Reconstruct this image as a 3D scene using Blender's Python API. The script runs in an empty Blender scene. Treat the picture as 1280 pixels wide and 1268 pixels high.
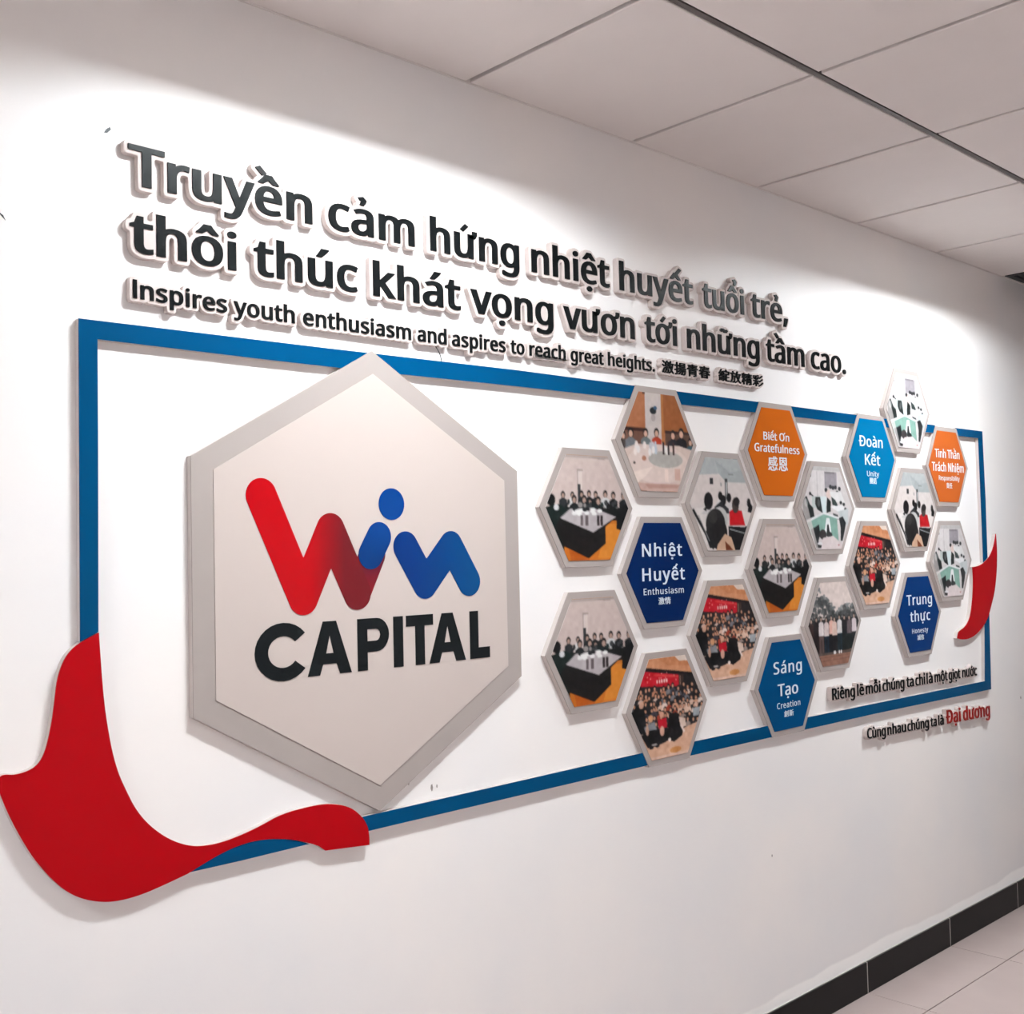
import bpy, math, random
import numpy as np
from mathutils import Matrix, Vector

# ------------------------------------------------------------------ camera, world, exposure
scn = bpy.context.scene
COL = scn.collection
cam = bpy.data.cameras.new('camera')
cam.sensor_fit = 'HORIZONTAL'
cam.sensor_width = 36.0
cam.lens = 1395.1 / 1280 * 36.0
cam.clip_start = 0.05
cam_o = bpy.data.objects.new('camera', cam)
COL.objects.link(cam_o)
_R = Vector((0.72562, -0.68773, -0.02255))
_U = Vector((-0.01173, -0.04513, 0.99891))
_F = Vector((0.68800, 0.72457, 0.04081))
cam_o.matrix_world = Matrix(((_R.x, _U.x, -_F.x, 0.0), (_R.y, _U.y, -_F.y, -1.949), (_R.z, _U.z, -_F.z, 1.482), (0, 0, 0, 1)))
scn.camera = cam_o
world = bpy.data.worlds.new('world')
scn.world = world
world.use_nodes = True
world.node_tree.nodes['Background'].inputs[0].default_value = (0.9, 0.92, 1.0, 1)
world.node_tree.nodes['Background'].inputs[1].default_value = 0.05
scn.view_settings.view_transform = 'Standard'
scn.view_settings.look = 'None'
scn.view_settings.gamma = 1.0
scn.view_settings.use_curve_mapping = False
scn.view_settings.exposure = 0.0
LAMP_POWER = 425.0            # emission strength of the fluorescent tubes
LAMP_COLOR = (0.92, 1.0, 1.03)

# ------------------------------------------------------------------ materials
def s2l(c):
    return tuple(((v / 255.0) / 12.92 if v / 255.0 <= 0.04045 else ((v / 255.0 + 0.055) / 1.055) ** 2.4) for v in c)

def mat(name, rgb, rough=0.5, spec=0.5, noise=0.0, scale=8.0, bump=0.0, bscale=200.0, metallic=0.0, coat=0.0):
    m = bpy.data.materials.new(name)
    m.use_nodes = True
    nt = m.node_tree
    b = nt.nodes['Principled BSDF']
    lin = s2l(rgb)
    b.inputs['Base Color'].default_value = (*lin, 1)
    b.inputs['Roughness'].default_value = rough
    b.inputs['Specular IOR Level'].default_value = spec
    b.inputs['Metallic'].default_value = metallic
    b.inputs['Coat Weight'].default_value = coat
    b.inputs['Coat Roughness'].default_value = 0.08
    tc = nt.nodes.new('ShaderNodeTexCoord')
    if noise > 0:
        n = nt.nodes.new('ShaderNodeTexNoise')
        n.inputs['Scale'].default_value = scale
        n.inputs['Detail'].default_value = 4
        nt.links.new(tc.outputs['Object'], n.inputs['Vector'])
        mx = nt.nodes.new('ShaderNodeMix')
        mx.data_type = 'RGBA'
        mx.inputs[6].default_value = (*[v * (1 - noise) for v in lin], 1)
        mx.inputs[7].default_value = (*[min(1, v * (1 + noise)) for v in lin], 1)
        nt.links.new(n.outputs['Fac'], mx.inputs[0])
        nt.links.new(mx.outputs[2], b.inputs['Base Color'])
    if bump > 0:
        n2 = nt.nodes.new('ShaderNodeTexNoise')
        n2.inputs['Scale'].default_value = bscale
        n2.inputs['Detail'].default_value = 2
        nt.links.new(tc.outputs['Object'], n2.inputs['Vector'])
        bp_ = nt.nodes.new('ShaderNodeBump')
        bp_.inputs['Strength'].default_value = bump
        bp_.inputs['Distance'].default_value = 0.002
        nt.links.new(n2.outputs['Fac'], bp_.inputs['Height'])
        nt.links.new(bp_.outputs['Normal'], b.inputs['Normal'])
    return m

M = {}
M['wall_other'] = mat('wall_other', (240, 236, 234), 0.5, 0.4, 0.02, 3)
M['foam'] = mat('foam_board', (198, 184, 180), 0.5, 0.25, 0.02, 30)
M['foam_side'] = mat('foam_core', (196, 185, 181), 0.6, 0.25)
M['letter'] = mat('letter_black', (16, 18, 19), 0.28, 0.05, 0.15, 40)
M['letter_red'] = mat('letter_red', (140, 20, 14), 0.3, 0.2)
M['blue'] = mat('frame_blue', (0, 62, 102), 0.25, 0.06, 0.06, 6)
M['red'] = mat('flame_red', (156, 2, 13), 0.28, 0.08, 0.05, 5)
M['frost'] = mat('frosted_border', (158, 147, 143), 0.45, 0.25, 0.03, 20)
M['cream'] = mat('cream_panel', (186, 172, 166), 0.28, 0.25, 0.02, 5)
M['ink'] = mat('logo_black', (15, 18, 20), 0.3, 0.12)
M['print_white'] = mat('print_white', (205, 212, 220), 0.4, 0.2)
M['navy'] = mat('panel_navy', (4, 29, 72), 0.25, 0.06)
M['teal'] = mat('panel_ocean_blue', (0, 62, 108), 0.25, 0.06)
M['sky'] = mat('panel_sky_blue', (0, 94, 138), 0.25, 0.06)
M['royal'] = mat('panel_royal_blue', (4, 42, 94), 0.25, 0.06)
M['orange'] = mat('panel_orange', (176, 86, 20), 0.28, 0.06)
M['orange2'] = mat('panel_light_orange', (172, 84, 34), 0.28, 0.06)
M['tile'] = mat('ceiling_tile', (230, 222, 219), 0.75, 0.2, 0.04, 5, 0.25, 900)
M['tee'] = mat('ceiling_runner', (92, 84, 82), 0.5, 0.3)
M['plenum'] = mat('ceiling_void', (20, 17, 17), 0.9, 0.05)
M['base'] = mat('skirting_black', (9, 9, 10), 0.35, 0.15, 0.2, 10)
M['grout'] = mat('grout', (190, 182, 178), 0.8, 0.2)
M['floor'] = mat('floor_tile', (186, 168, 164), 0.2, 0.5, 0.06, 6)
M['floor_gap'] = mat('floor_joint', (80, 66, 62), 0.8, 0.2)
M['dark_metal'] = mat('dark_metal', (52, 54, 56), 0.5, 0.5, metallic=0.3)
M['white_metal'] = mat('white_metal', (225, 224, 222), 0.4, 0.5)
M['alu'] = mat('bright_aluminium', (210, 210, 212), 0.3, 0.5, metallic=0.9)
M['louvre'] = mat('louvre_metal', (150, 150, 150), 0.5, 0.4)
M['wire'] = mat('wire_black', (18, 18, 18), 0.4, 0.5)

# the sign wall: white paint, faint warm patches, a paler strip with an uneven edge just above the skirting
def wall_mat():
    m = mat('sign_wall_paint', (234, 229, 227), 0.38, 0.4)
    nt = m.node_tree
    b = nt.nodes['Principled BSDF']
    tc = nt.nodes['Texture Coordinate']
    n = nt.nodes.new('ShaderNodeTexNoise'); n.inputs['Scale'].default_value = 2.2; n.inputs['Detail'].default_value = 5
    nt.links.new(tc.outputs['Object'], n.inputs['Vector'])
    r = nt.nodes.new('ShaderNodeValToRGB')
    r.color_ramp.elements[0].position = 0.35; r.color_ramp.elements[0].color = (*s2l((230, 226, 226)), 1)
    r.color_ramp.elements[1].position = 0.65; r.color_ramp.elements[1].color = (*s2l((237, 230, 227)), 1)
    nt.links.new(n.outputs['Fac'], r.inputs['Fac'])
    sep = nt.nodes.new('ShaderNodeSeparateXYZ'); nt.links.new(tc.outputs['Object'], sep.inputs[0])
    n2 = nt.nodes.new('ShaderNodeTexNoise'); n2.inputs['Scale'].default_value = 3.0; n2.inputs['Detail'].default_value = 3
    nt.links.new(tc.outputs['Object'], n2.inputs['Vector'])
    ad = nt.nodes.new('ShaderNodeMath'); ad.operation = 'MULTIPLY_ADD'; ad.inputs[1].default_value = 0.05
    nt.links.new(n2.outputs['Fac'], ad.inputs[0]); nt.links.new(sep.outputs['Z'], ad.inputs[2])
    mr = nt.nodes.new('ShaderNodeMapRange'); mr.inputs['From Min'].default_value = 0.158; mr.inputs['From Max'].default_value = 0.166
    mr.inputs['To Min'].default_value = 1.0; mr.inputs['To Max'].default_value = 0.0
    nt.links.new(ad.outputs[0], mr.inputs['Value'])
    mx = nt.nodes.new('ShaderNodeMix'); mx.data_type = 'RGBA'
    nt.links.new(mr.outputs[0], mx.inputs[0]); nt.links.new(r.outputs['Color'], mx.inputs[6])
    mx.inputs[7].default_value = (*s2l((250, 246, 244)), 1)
    nt.links.new(mx.outputs[2], b.inputs['Base Color'])
    n3 = nt.nodes.new('ShaderNodeTexNoise'); n3.inputs['Scale'].default_value = 5.0; n3.inputs['Detail'].default_value = 6
    nt.links.new(tc.outputs['Object'], n3.inputs['Vector'])
    bm_ = nt.nodes.new('ShaderNodeBump'); bm_.inputs['Strength'].default_value = 0.12; bm_.inputs['Distance'].default_value = 0.004
    nt.links.new(n3.outputs['Fac'], bm_.inputs['Height']); nt.links.new(bm_.outputs['Normal'], b.inputs['Normal'])
    return m
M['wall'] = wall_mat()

def attr_mat(name, rough):
    m = bpy.data.materials.new(name); m.use_nodes = True
    nt = m.node_tree; b = nt.nodes['Principled BSDF']
    a = nt.nodes.new('ShaderNodeAttribute'); a.attribute_name = 'print'
    nt.links.new(a.outputs['Color'], b.inputs['Base Color'])
    b.inputs['Roughness'].default_value = rough
    b.inputs['Specular IOR Level'].default_value = 0.15
    return m
M['photo'] = attr_mat('photo_print', 0.3)
M['logo'] = attr_mat('logo_print', 0.22)

def lamp_mat():
    m = bpy.data.materials.new('fluorescent_tube'); m.use_nodes = True
    nt = m.node_tree; nt.nodes.clear()
    e = nt.nodes.new('ShaderNodeEmission'); e.inputs[0].default_value = (*LAMP_COLOR, 1); e.inputs[1].default_value = LAMP_POWER
    o = nt.nodes.new('ShaderNodeOutputMaterial'); nt.links.new(e.outputs[0], o.inputs[0])
    return m
M['lamp'] = lamp_mat()

# ------------------------------------------------------------------ object helpers
def link(name, me, parent=None, loc=None, material=None):
    o = bpy.data.objects.new(name, me)
    COL.objects.link(o)
    if parent: o.parent = parent
    if loc is not None: o.location = loc
    if material and not me.materials: me.materials.append(material)
    return o

def empty(name, loc, parent=None):
    o = bpy.data.objects.new(name, None)
    o.empty_display_size = 0.05
    COL.objects.link(o); o.location = loc
    if parent: o.parent = parent
    return o

def tag(o, label=None, cat=None, group=None, kind=None):
    if label: o['label'] = label
    if cat: o['category'] = cat
    if group: o['group'] = group
    if kind: o['kind'] = kind
    return o

def box_mesh(name, x0, x1, y0, y1, z0, z1):
    me = bpy.data.meshes.new(name)
    v = [(x, y, z) for x in (x0, x1) for y in (y0, y1) for z in (z0, z1)]
    f = [(0, 1, 3, 2), (4, 6, 7, 5), (0, 4, 5, 1), (2, 3, 7, 6), (0, 2, 6, 4), (1, 5, 7, 3)]
    me.from_pydata(v, [], f); me.update()
    return me

def join_boxes(name, boxes):
    v = []; f = []
    for x0, x1, y0, y1, z0, z1 in boxes:
        k = len(v)
        v += [(x, y, z) for x in (x0, x1) for y in (y0, y1) for z in (z0, z1)]
        f += [tuple(i + k for i in q) for q in ((0, 1, 3, 2), (4, 6, 7, 5), (0, 4, 5, 1), (2, 3, 7, 6), (0, 2, 6, 4), (1, 5, 7, 3))]
    me = bpy.data.meshes.new(name); me.from_pydata(v, [], f); me.update()
    return me

def slab(name, loops_list, y_back, y_front, bevel=0.0, smooth=False):
    """Closed outlines (x, z) on the wall, thickness from y_back to y_front (negative y is into the room).
    loops_list: list of groups of loops; each group is filled on its own (holes by even-odd)."""
    vs = []; fs = []; sm = []
    for loops in loops_list:
        cu = bpy.data.curves.new('tmp', 'CURVE')
        cu.dimensions = '2D'; cu.fill_mode = 'BOTH'
        t = (y_back - y_front)
        cu.extrude = max(t / 2 - bevel, 1e-5)
        if bevel > 0:
            cu.bevel_depth = bevel; cu.bevel_resolution = 1; cu.offset = -bevel
        for lp in loops:
            s = cu.splines.new('POLY'); s.points.add(len(lp) - 1)
            co = []
            for p in lp: co += [p[0], p[1], 0, 1]
            s.points.foreach_set('co', co); s.use_cyclic_u = True
        ob = bpy.data.objects.new('tmp', cu)
        me = ob.to_mesh()
        k = len(vs)
        mid = (y_back + y_front) / 2
        vs += [(v.co.x, mid - v.co.z, v.co.y) for v in me.vertices]
        fs += [tuple(i + k for i in p.vertices) for p in me.polygons]
        ob.to_mesh_clear()
        bpy.data.objects.remove(ob); bpy.data.curves.remove(cu)
    me = bpy.data.meshes.new(name)
    me.from_pydata(vs, [], fs); me.update()
    return me

def area(p):
    return 0.5 * sum(p[i][0] * p[(i + 1) % len(p)][1] - p[(i + 1) % len(p)][0] * p[i][1] for i in range(len(p)))

GLYPH_TEXT = r"""
hT;446;259,0 187,0 187,509 8,509 8,573 437,573 437,509 259,509
hr;331;269,438 295,437 319,433 310,368 287,372 264,374 240,371 217,363 195,351 176,334 161,313 149,289 141,261 139,229 139,0 68,0 68,430 126,430 134,351 137,351 152,374 170,395 191,413 214,426 240,435
hu;496;427,430 427,0 370,0 359,57 356,57 340,36 321,20 298,8 273,-1 247,-6 220,-8 173,-4 134,8 103,29 81,59 68,99 63,148 63,430 135,430 135,153 141,108 158,76 188,57 230,51 273,55 306,69 330,91 345,121 354,160 357,206 357,430
hy;409;1,430 76,430 169,185 184,144 196,105 205,68 209,68 224,121 245,186 333,430 409,430 224,-59 207,-97 188,-130 165,-156 138,-176 106,-188 67,-192 34,-190 9,-186 9,-130 30,-133 56,-135 79,-132 99,-126 116,-114 130,-99 142,-80 152,-59 174,-2
hê;452;234,438 286,432 329,414 364,385 390,346 406,299 411,244 411,201 117,201 122,157 134,119 154,90 181,69 215,56 254,52 293,54 327,60 359,69 392,82 392,20 359,8 327,-1 292,-6 251,-8 194,-2 143,17 101,48 70,91 51,146 44,212 50,277 68,333 96,378 134,411 181,431|233,380 202,377 175,366 154,348 130,309 119,257 338,257 335,292 326,322 312,346 292,364 266,376|264,614 291,575 329,531 364,495 364,486 314,486 271,518 227,558 184,518 141,486 93,486 93,495 127,532 164,575 192,614
hn;496;275,438 322,434 361,421 391,401 413,371 426,330 431,280 431,0 361,0 361,275 355,321 338,353 308,372 265,379 222,374 189,361 166,338 146,289 139,223 139,0 68,0 68,430 125,430 136,371 140,371 156,392 175,409 198,422 222,431 248,436
hc;385;241,-8 187,-2 139,15 99,45 69,87 50,143 44,213 51,284 71,342 102,385 142,415 191,432 245,438 278,436 309,431 336,424 358,415 337,356 292,370 267,374 244,376 204,371 172,358 148,335 131,303 120,263 117,213 120,166 131,126 148,94 172,71 202,58 240,53 273,55 302,60 328,68 351,78 351,15 328,5 304,-2 275,-7
ha;450;231,437 279,433 318,422 347,403 368,375 381,338 385,293 385,0 334,0 320,61 317,61 298,40 279,22 258,9 234,-1 206,-6 172,-8 136,-5 103,6 75,23 55,48 41,80 37,119 43,159 59,192 87,219 127,238 179,251 243,257 316,259 316,285 310,330 293,359 265,375 227,380 194,378 163,370 106,347 84,400 115,414 151,426 190,434|252,208 184,200 141,182 118,155 110,119 115,87 132,66 157,53 188,49 238,56 279,79 299,103 311,134 315,172 315,210
hm;750;540,438 584,434 621,421 649,401 669,371 681,330 685,280 685,0 615,0 615,277 610,321 594,353 567,372 528,379 490,374 460,362 438,342 418,298 411,237 411,0 342,0 342,277 339,308 332,333 320,353 303,367 281,376 253,379 215,374 185,360 164,338 150,308 141,269 139,223 139,0 68,0 68,430 125,430 136,371 140,371 155,392 173,409 194,422 217,431 241,436 266,438 312,433 349,420 378,398 398,366 402,366 427,398 461,420 499,433
hh;496;139,431 138,399 135,370 140,370 155,391 174,407 196,420 221,429 247,435 273,437 321,433 360,421 391,400 413,370 426,330 431,280 431,0 361,0 361,275 355,321 338,353 308,372 265,379 222,374 189,360 166,338 150,308 142,269 139,222 139,0 68,0 68,609 139,609
hg;493;221,438 261,434 297,422 329,402 355,373 359,373 369,430 425,430 425,-7 420,-63 404,-109 378,-146 341,-172 293,-187 233,-192 188,-191 147,-186 110,-177 78,-165 78,-100 111,-114 149,-125 191,-132 237,-134 271,-130 300,-119 324,-101 341,-77 352,-48 355,-13 355,4 356,32 358,57 354,57 329,28 299,8 263,-4 221,-8 170,-2 126,18 91,51 65,95 49,149 44,214 49,278 65,332 91,377 126,411 169,431|230,379 197,374 169,359 147,336 130,303 120,262 117,213 120,165 130,124 146,92 169,68 197,54 232,50 262,52 288,58 309,69 326,85 340,105 349,131 354,161 356,197 356,214 353,267 343,309 326,340 302,362 270,374
hi;207;139,430 139,0 68,0 68,430|104,591 119,588 133,580 142,566 145,546 142,526 133,512 119,504 104,501 88,504 75,512 66,526 63,546 66,566 75,580 88,588
ht;289;212,50 245,53 272,59 272,5 258,0 240,-4 200,-8 167,-5 138,4 112,20 91,44 78,79 74,125 74,375 13,375 13,409 75,437 103,528 144,528 144,430 269,430 269,375 144,375 144,127 149,93 163,69 185,54
ho;485;442,216 438,165 428,121 411,82 388,51 359,25 324,7 285,-4 241,-8 200,-4 163,7 129,25 100,51 77,82 59,121 48,165 44,216 50,282 68,336 97,380 137,412 186,431 244,438 299,431 347,412 387,380 417,336 436,282|117,216 120,169 130,128 147,95 172,71 203,56 243,51 282,56 314,71 339,95 356,128 366,169 369,216 365,263 355,303 338,335 314,359 282,374 242,379 202,374 171,359 147,335 130,303 120,263
hđ;495;221,-8 171,-2 128,17 92,48 65,91 49,146 44,213 49,281 66,337 93,380 128,411 171,429 221,435 252,433 279,427 303,417 323,404 340,389 354,372 359,372 356,403 354,436 354,485 184,485 184,538 354,538 354,609 425,609 425,538 486,538 486,485 425,485 425,0 367,0 357,58 354,58 339,40 322,24 302,11 279,1 252,-6|233,51 273,55 305,67 328,87 348,134 355,199 355,213 349,284 329,335 306,358 274,372 231,377 196,372 168,357 146,333 125,280 118,212 125,143 146,93 168,69 197,55
hô;485;442,216 438,165 428,121 411,82 388,51 359,25 324,7 285,-4 241,-8 200,-4 163,7 129,25 100,51 77,82 59,121 48,165 44,216 50,282 68,336 97,380 137,412 186,431 244,438 299,431 347,412 387,380 417,336 436,282|117,216 120,169 130,128 147,95 172,71 203,56 243,51 282,56 314,71 339,95 356,128 366,169 369,216 365,263 355,303 338,335 314,359 282,374 242,379 202,374 171,359 147,335 130,303 120,263|278,614 306,575 344,531 379,495 379,486 329,486 285,518 241,558 198,518 156,486 107,486 107,495 142,532 178,575 206,614
hâ;450;231,437 279,433 318,422 347,403 368,375 381,338 385,293 385,0 334,0 320,61 317,61 298,40 279,22 258,9 234,-1 206,-6 172,-8 136,-5 103,6 75,23 55,48 41,80 37,119 43,159 59,192 87,219 127,238 179,251 243,257 316,259 316,285 310,330 293,359 265,375 227,380 194,378 163,370 106,347 84,400 115,414 151,426 190,434|252,208 184,200 141,182 118,155 110,119 115,87 132,66 157,53 188,49 238,56 279,79 299,103 311,134 315,172 315,210|261,614 288,575 326,531 361,495 361,486 311,486 268,518 224,558 180,518 138,486 90,486 90,495 124,532 160,575 188,614
hà;450;231,437 279,433 318,422 347,403 368,375 381,338 385,293 385,0 334,0 320,61 317,61 298,40 279,22 258,9 234,-1 206,-6 172,-8 136,-5 103,6 75,23 55,48 41,80 37,119 43,159 59,192 87,219 127,238 179,251 243,257 316,259 316,285 310,330 293,359 265,375 227,380 194,378 163,370 106,347 84,400 115,414 151,426 190,434|252,208 184,200 141,182 118,155 110,119 115,87 132,66 157,53 188,49 238,56 279,79 299,103 311,134 315,172 315,210|205,614 227,575 255,532 282,496 282,486 235,486 204,513 171,546 142,579 121,606 121,614
há;450;231,437 279,433 318,422 347,403 368,375 381,338 385,293 385,0 334,0 320,61 317,61 298,40 279,22 258,9 234,-1 206,-6 172,-8 136,-5 103,6 75,23 55,48 41,80 37,119 43,159 59,192 87,219 127,238 179,251 243,257 316,259 316,285 310,330 293,359 265,375 227,380 194,378 163,370 106,347 84,400 115,414 151,426 190,434|252,208 184,200 141,182 118,155 110,119 115,87 132,66 157,53 188,49 238,56 279,79 299,103 311,134 315,172 315,210|344,606 323,579 293,546 260,513 229,486 183,486 183,496 209,532 237,575 259,614 344,614
hú;496;427,430 427,0 370,0 359,57 356,57 340,36 321,20 298,8 273,-1 247,-6 220,-8 173,-4 134,8 103,29 81,59 68,99 63,148 63,430 135,430 135,153 141,108 158,76 188,57 230,51 273,55 306,69 330,91 345,121 354,160 357,206 357,430|366,606 346,579 316,546 283,513 252,486 205,486 205,496 231,532 259,575 281,614 366,614
hù;496;427,430 427,0 370,0 359,57 356,57 340,36 321,20 298,8 273,-1 247,-6 220,-8 173,-4 134,8 103,29 81,59 68,99 63,148 63,430 135,430 135,153 141,108 158,76 188,57 230,51 273,55 306,69 330,91 345,121 354,160 357,206 357,430|228,614 250,575 278,532 305,496 305,486 257,486 227,513 194,546 164,579 144,606 144,614
hì;207;139,0 68,0 68,430 139,430|83,614 105,575 134,532 160,496 160,486 113,486 83,513 49,546 20,579 -1,606 -1,614
hP;485;229,573 297,568 352,553 393,528 421,495 439,454 444,404 441,370 433,336 417,306 395,278 364,255 324,238 275,227 216,223 150,223 150,0 78,0 78,573|223,511 150,511 150,285 208,285 258,288 298,296 330,311 352,334 365,363 370,401 366,435 354,462 334,484 306,499 269,508
hR;499;236,573 301,568 353,555 393,532 422,500 439,460 444,410 440,368 427,334 408,306 385,285 358,269 330,257 487,0 403,0 264,237 150,237 150,0 78,0 78,573|232,510 150,510 150,298 236,298 278,301 312,310 338,325 355,347 366,374 370,407 366,440 355,467 336,486 310,500 275,507
hI;272;239,0 32,0 32,42 99,57 99,515 32,531 32,573 239,573 239,531 172,515 172,57 239,42
hE;446;398,0 78,0 78,573 398,573 398,509 150,509 150,330 383,330 383,268 150,268 150,63 398,63
hx;424;170,220 22,430 102,430 213,268 322,430 402,430 253,220 410,0 330,0 213,172 94,0 14,0
hp;493;273,438 322,432 365,413 401,383 428,339 444,284 449,216 444,148 427,93 401,49 365,17 322,-2 272,-8 241,-6 213,1 190,11 170,24 153,38 139,55 134,55 137,20 139,-16 139,-192 68,-192 68,430 126,430 136,371 139,371 153,389 170,405 189,419 213,429 240,436|260,379 221,374 190,362 167,342 152,313 142,275 139,229 139,216 142,167 150,126 165,93 188,70 220,55 261,51 297,56 326,72 348,98 364,131 373,171 376,217 369,283 348,334 325,359 296,374
hs;384;348,119 343,80 327,49 302,24 268,6 226,-4 176,-8 135,-6 99,-1 68,8 42,19 42,83 70,71 104,60 141,52 178,49 224,53 256,66 274,86 280,112 278,128 271,141 259,154 239,167 212,180 174,196 135,212 103,228 76,245 57,266 45,292 41,324 46,358 61,386 85,408 137,430 202,438 240,436 275,430 308,421 339,409 315,353 258,372 228,378 197,380 159,377 131,366 114,350 108,328 111,312 119,298 133,286 154,274 219,246 257,231 289,215 314,197 333,176 344,150
hb;493;139,461 138,410 135,373 139,373 161,398 189,419 226,432 272,437 322,431 365,412 401,381 428,338 444,283 449,215 444,147 427,91 400,48 365,17 322,-2 272,-8 226,-3 189,10 161,31 139,55 133,55 119,0 68,0 68,609 139,609|260,379 219,374 188,361 165,339 150,308 142,268 139,217 139,214 145,144 165,93 187,69 219,55 261,51 297,55 325,69 348,93 363,126 373,166 376,216 373,265 363,306 348,338 325,360 296,374
hd;493;221,-8 171,-2 128,17 92,48 65,91 49,146 44,214 49,282 66,338 93,381 128,413 171,432 221,438 253,436 280,429 303,420 323,407 340,391 354,374 359,374 356,405 354,438 354,609 425,609 425,0 368,0 358,58 354,58 340,40 323,24 303,11 279,1 252,-6|232,51 273,55 305,67 328,88 348,135 355,200 355,213 349,284 329,336 306,360 274,375 231,379 196,374 168,359 146,334 124,281 117,213 124,144 146,93 168,69 197,55
he;452;234,438 286,432 329,414 364,385 390,346 406,299 411,244 411,201 117,201 122,157 134,119 154,90 181,69 215,56 254,52 293,54 327,60 359,69 392,82 392,20 359,8 327,-1 292,-6 251,-8 194,-2 143,17 101,48 70,91 51,146 44,212 50,277 68,333 96,378 134,411 181,431|233,380 202,377 175,366 154,348 130,309 119,257 338,257 335,292 326,322 312,346 292,364 266,376
hw;630;346,243 336,276 328,308 321,335 316,357 313,357 308,335 302,307 294,275 284,242 207,1 127,1 9,431 82,431 141,201 153,154 163,109 169,73 172,73 178,97 185,128 193,160 201,188 277,431 354,431 428,188 440,149 451,109 457,74 460,74 466,108 477,153 489,201 549,431 621,431 502,1 419,1
hv;407;163,0 0,430 75,430 167,176 180,137 193,96 201,63 204,63 214,96 227,138 241,176 332,430 407,430 244,0
hk;428;138,291 137,257 135,221 138,221 152,240 172,264 189,285 326,430 409,430 235,246 421,0 336,0 187,200 138,158 138,0 68,0 68,609 138,609
hl;207;139,0 68,0 68,609 139,609
hC;507;323,517 280,513 241,502 206,482 178,456 155,423 139,383 129,337 125,286 131,220 147,164 175,117 213,83 262,62 322,55 359,57 394,62 460,78 460,15 427,5 393,-2 356,-7 312,-8 257,-4 208,8 166,28 130,56 101,90 78,131 56,203 49,287 53,349 67,406 89,456 120,499 159,534 206,559 261,575 324,581 367,578 409,572 448,561 482,547 453,486 394,508 360,515
hG;584;326,302 524,302 524,22 478,8 431,-1 380,-6 323,-8 267,-4 217,8 173,28 136,55 105,89 81,130 57,202 49,286 53,343 65,395 84,442 111,482 145,517 186,544 233,564 286,577 346,581 392,578 437,572 478,561 516,547 489,484 457,497 421,508 382,515 342,517 278,510 225,489 181,455 150,409 131,353 124,286 130,222 146,166 175,119 216,84 270,62 340,55 375,56 404,59 452,68 452,238 326,238
hH;594;516,0 443,0 443,267 150,267 150,0 78,0 78,573 150,573 150,330 443,330 443,573 516,573
hN;609;532,0 447,0 141,476 138,476 141,432 143,378 144,320 144,0 78,0 78,573 161,573 467,99 470,99 468,137 466,193 464,249 464,573 532,573
hB;521;241,573 307,569 361,558 404,541 434,515 453,478 459,431 456,399 446,371 431,347 409,328 382,313 350,304 350,300 384,292 415,279 441,261 461,236 474,203 478,163 472,115 454,74 425,42 385,19 337,5 279,0 78,0 78,573|256,329 318,335 357,352 377,382 384,423 380,451 369,474 351,490 308,506 245,511 150,511 150,329|150,269 150,61 265,61 311,64 346,74 371,91 394,125 401,168 398,197 388,221 370,241 344,256 307,266 260,269
hD;585;536,292 533,231 521,177 501,131 474,91 439,58 399,33 351,15 297,4 237,0 78,0 78,573 254,573 309,569 359,558 404,540 443,516 476,484 502,446 521,401 533,350|460,289 454,359 435,415 404,457 361,487 308,505 244,511 150,511 150,62 228,62 299,68 357,87 402,119 434,164 454,220
hK;496;496,0 411,0 209,273 150,222 150,0 78,0 78,573 150,573 150,290 199,345 249,399 403,573 488,573 261,323
hU;586;513,202 507,146 489,95 459,52 416,20 360,-1 290,-8 225,-2 171,18 128,50 97,93 78,144 72,204 72,573 144,573 144,201 148,158 161,122 182,93 211,72 248,59 294,55 342,59 379,73 407,96 427,126 438,161 442,202 442,573 513,573
hf;276;266,375 158,375 158,0 87,0 87,375 12,375 12,408 87,432 87,457 92,507 104,547 124,577 152,597 186,609 227,613 252,612 274,609 310,599 292,544 262,552 228,556 197,550 175,532 162,502 158,458 158,430 266,430
hO;626;577,287 573,224 561,166 540,116 510,73 473,38 428,13 375,-3 314,-8 251,-3 196,13 151,39 114,73 85,116 65,167 53,224 49,288 56,370 78,442 100,482 130,517 166,545 208,565 258,577 314,581 369,577 417,565 459,545 495,517 524,483 547,442 570,370|125,287 130,220 145,163 171,117 207,83 255,62 314,55 373,62 420,83 456,117 481,163 496,220 501,287 496,354 481,411 456,457 421,491 373,511 314,518 255,511 207,490 171,457 145,411 130,354
hS;440;403,153 396,106 378,66 348,35 307,11 257,-3 198,-8 137,-5 83,4 41,19 41,88 73,76 113,65 156,57 201,55 240,57 273,66 298,79 316,98 327,120 330,147 327,173 318,194 302,213 277,230 242,247 196,265 161,279 131,294 106,311 85,330 69,351 57,375 50,403 48,435 54,477 71,513 99,542 136,563 180,576 231,581 276,578 318,572 355,562 389,549 366,487 336,499 302,508 266,515 229,517 196,515 169,507 148,494 133,478 124,457 121,434 124,407 133,386 149,367 172,351 204,335 246,318 293,299 332,279 362,255 385,228 398,194
hA;512;437,0 368,177 141,177 73,0 0,0 224,575 289,575 512,0|282,415 274,438 263,473 255,500 247,468 238,438 230,415 165,241 346,241
hq;493;354,-9 355,25 358,58 354,58 332,32 303,11 266,-3 219,-8 170,-2 128,17 93,48 66,91 49,146 44,214 50,282 67,338 93,381 129,413 172,432 221,438 267,433 304,419 333,397 355,371 358,371 369,430 425,430 425,-192 354,-192|233,51 272,55 304,67 327,87 342,116 352,153 355,199 355,213 348,285 328,337 305,361 273,375 231,379 196,374 167,359 145,334 124,281 117,213 124,145 146,93 168,70 197,55
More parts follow.
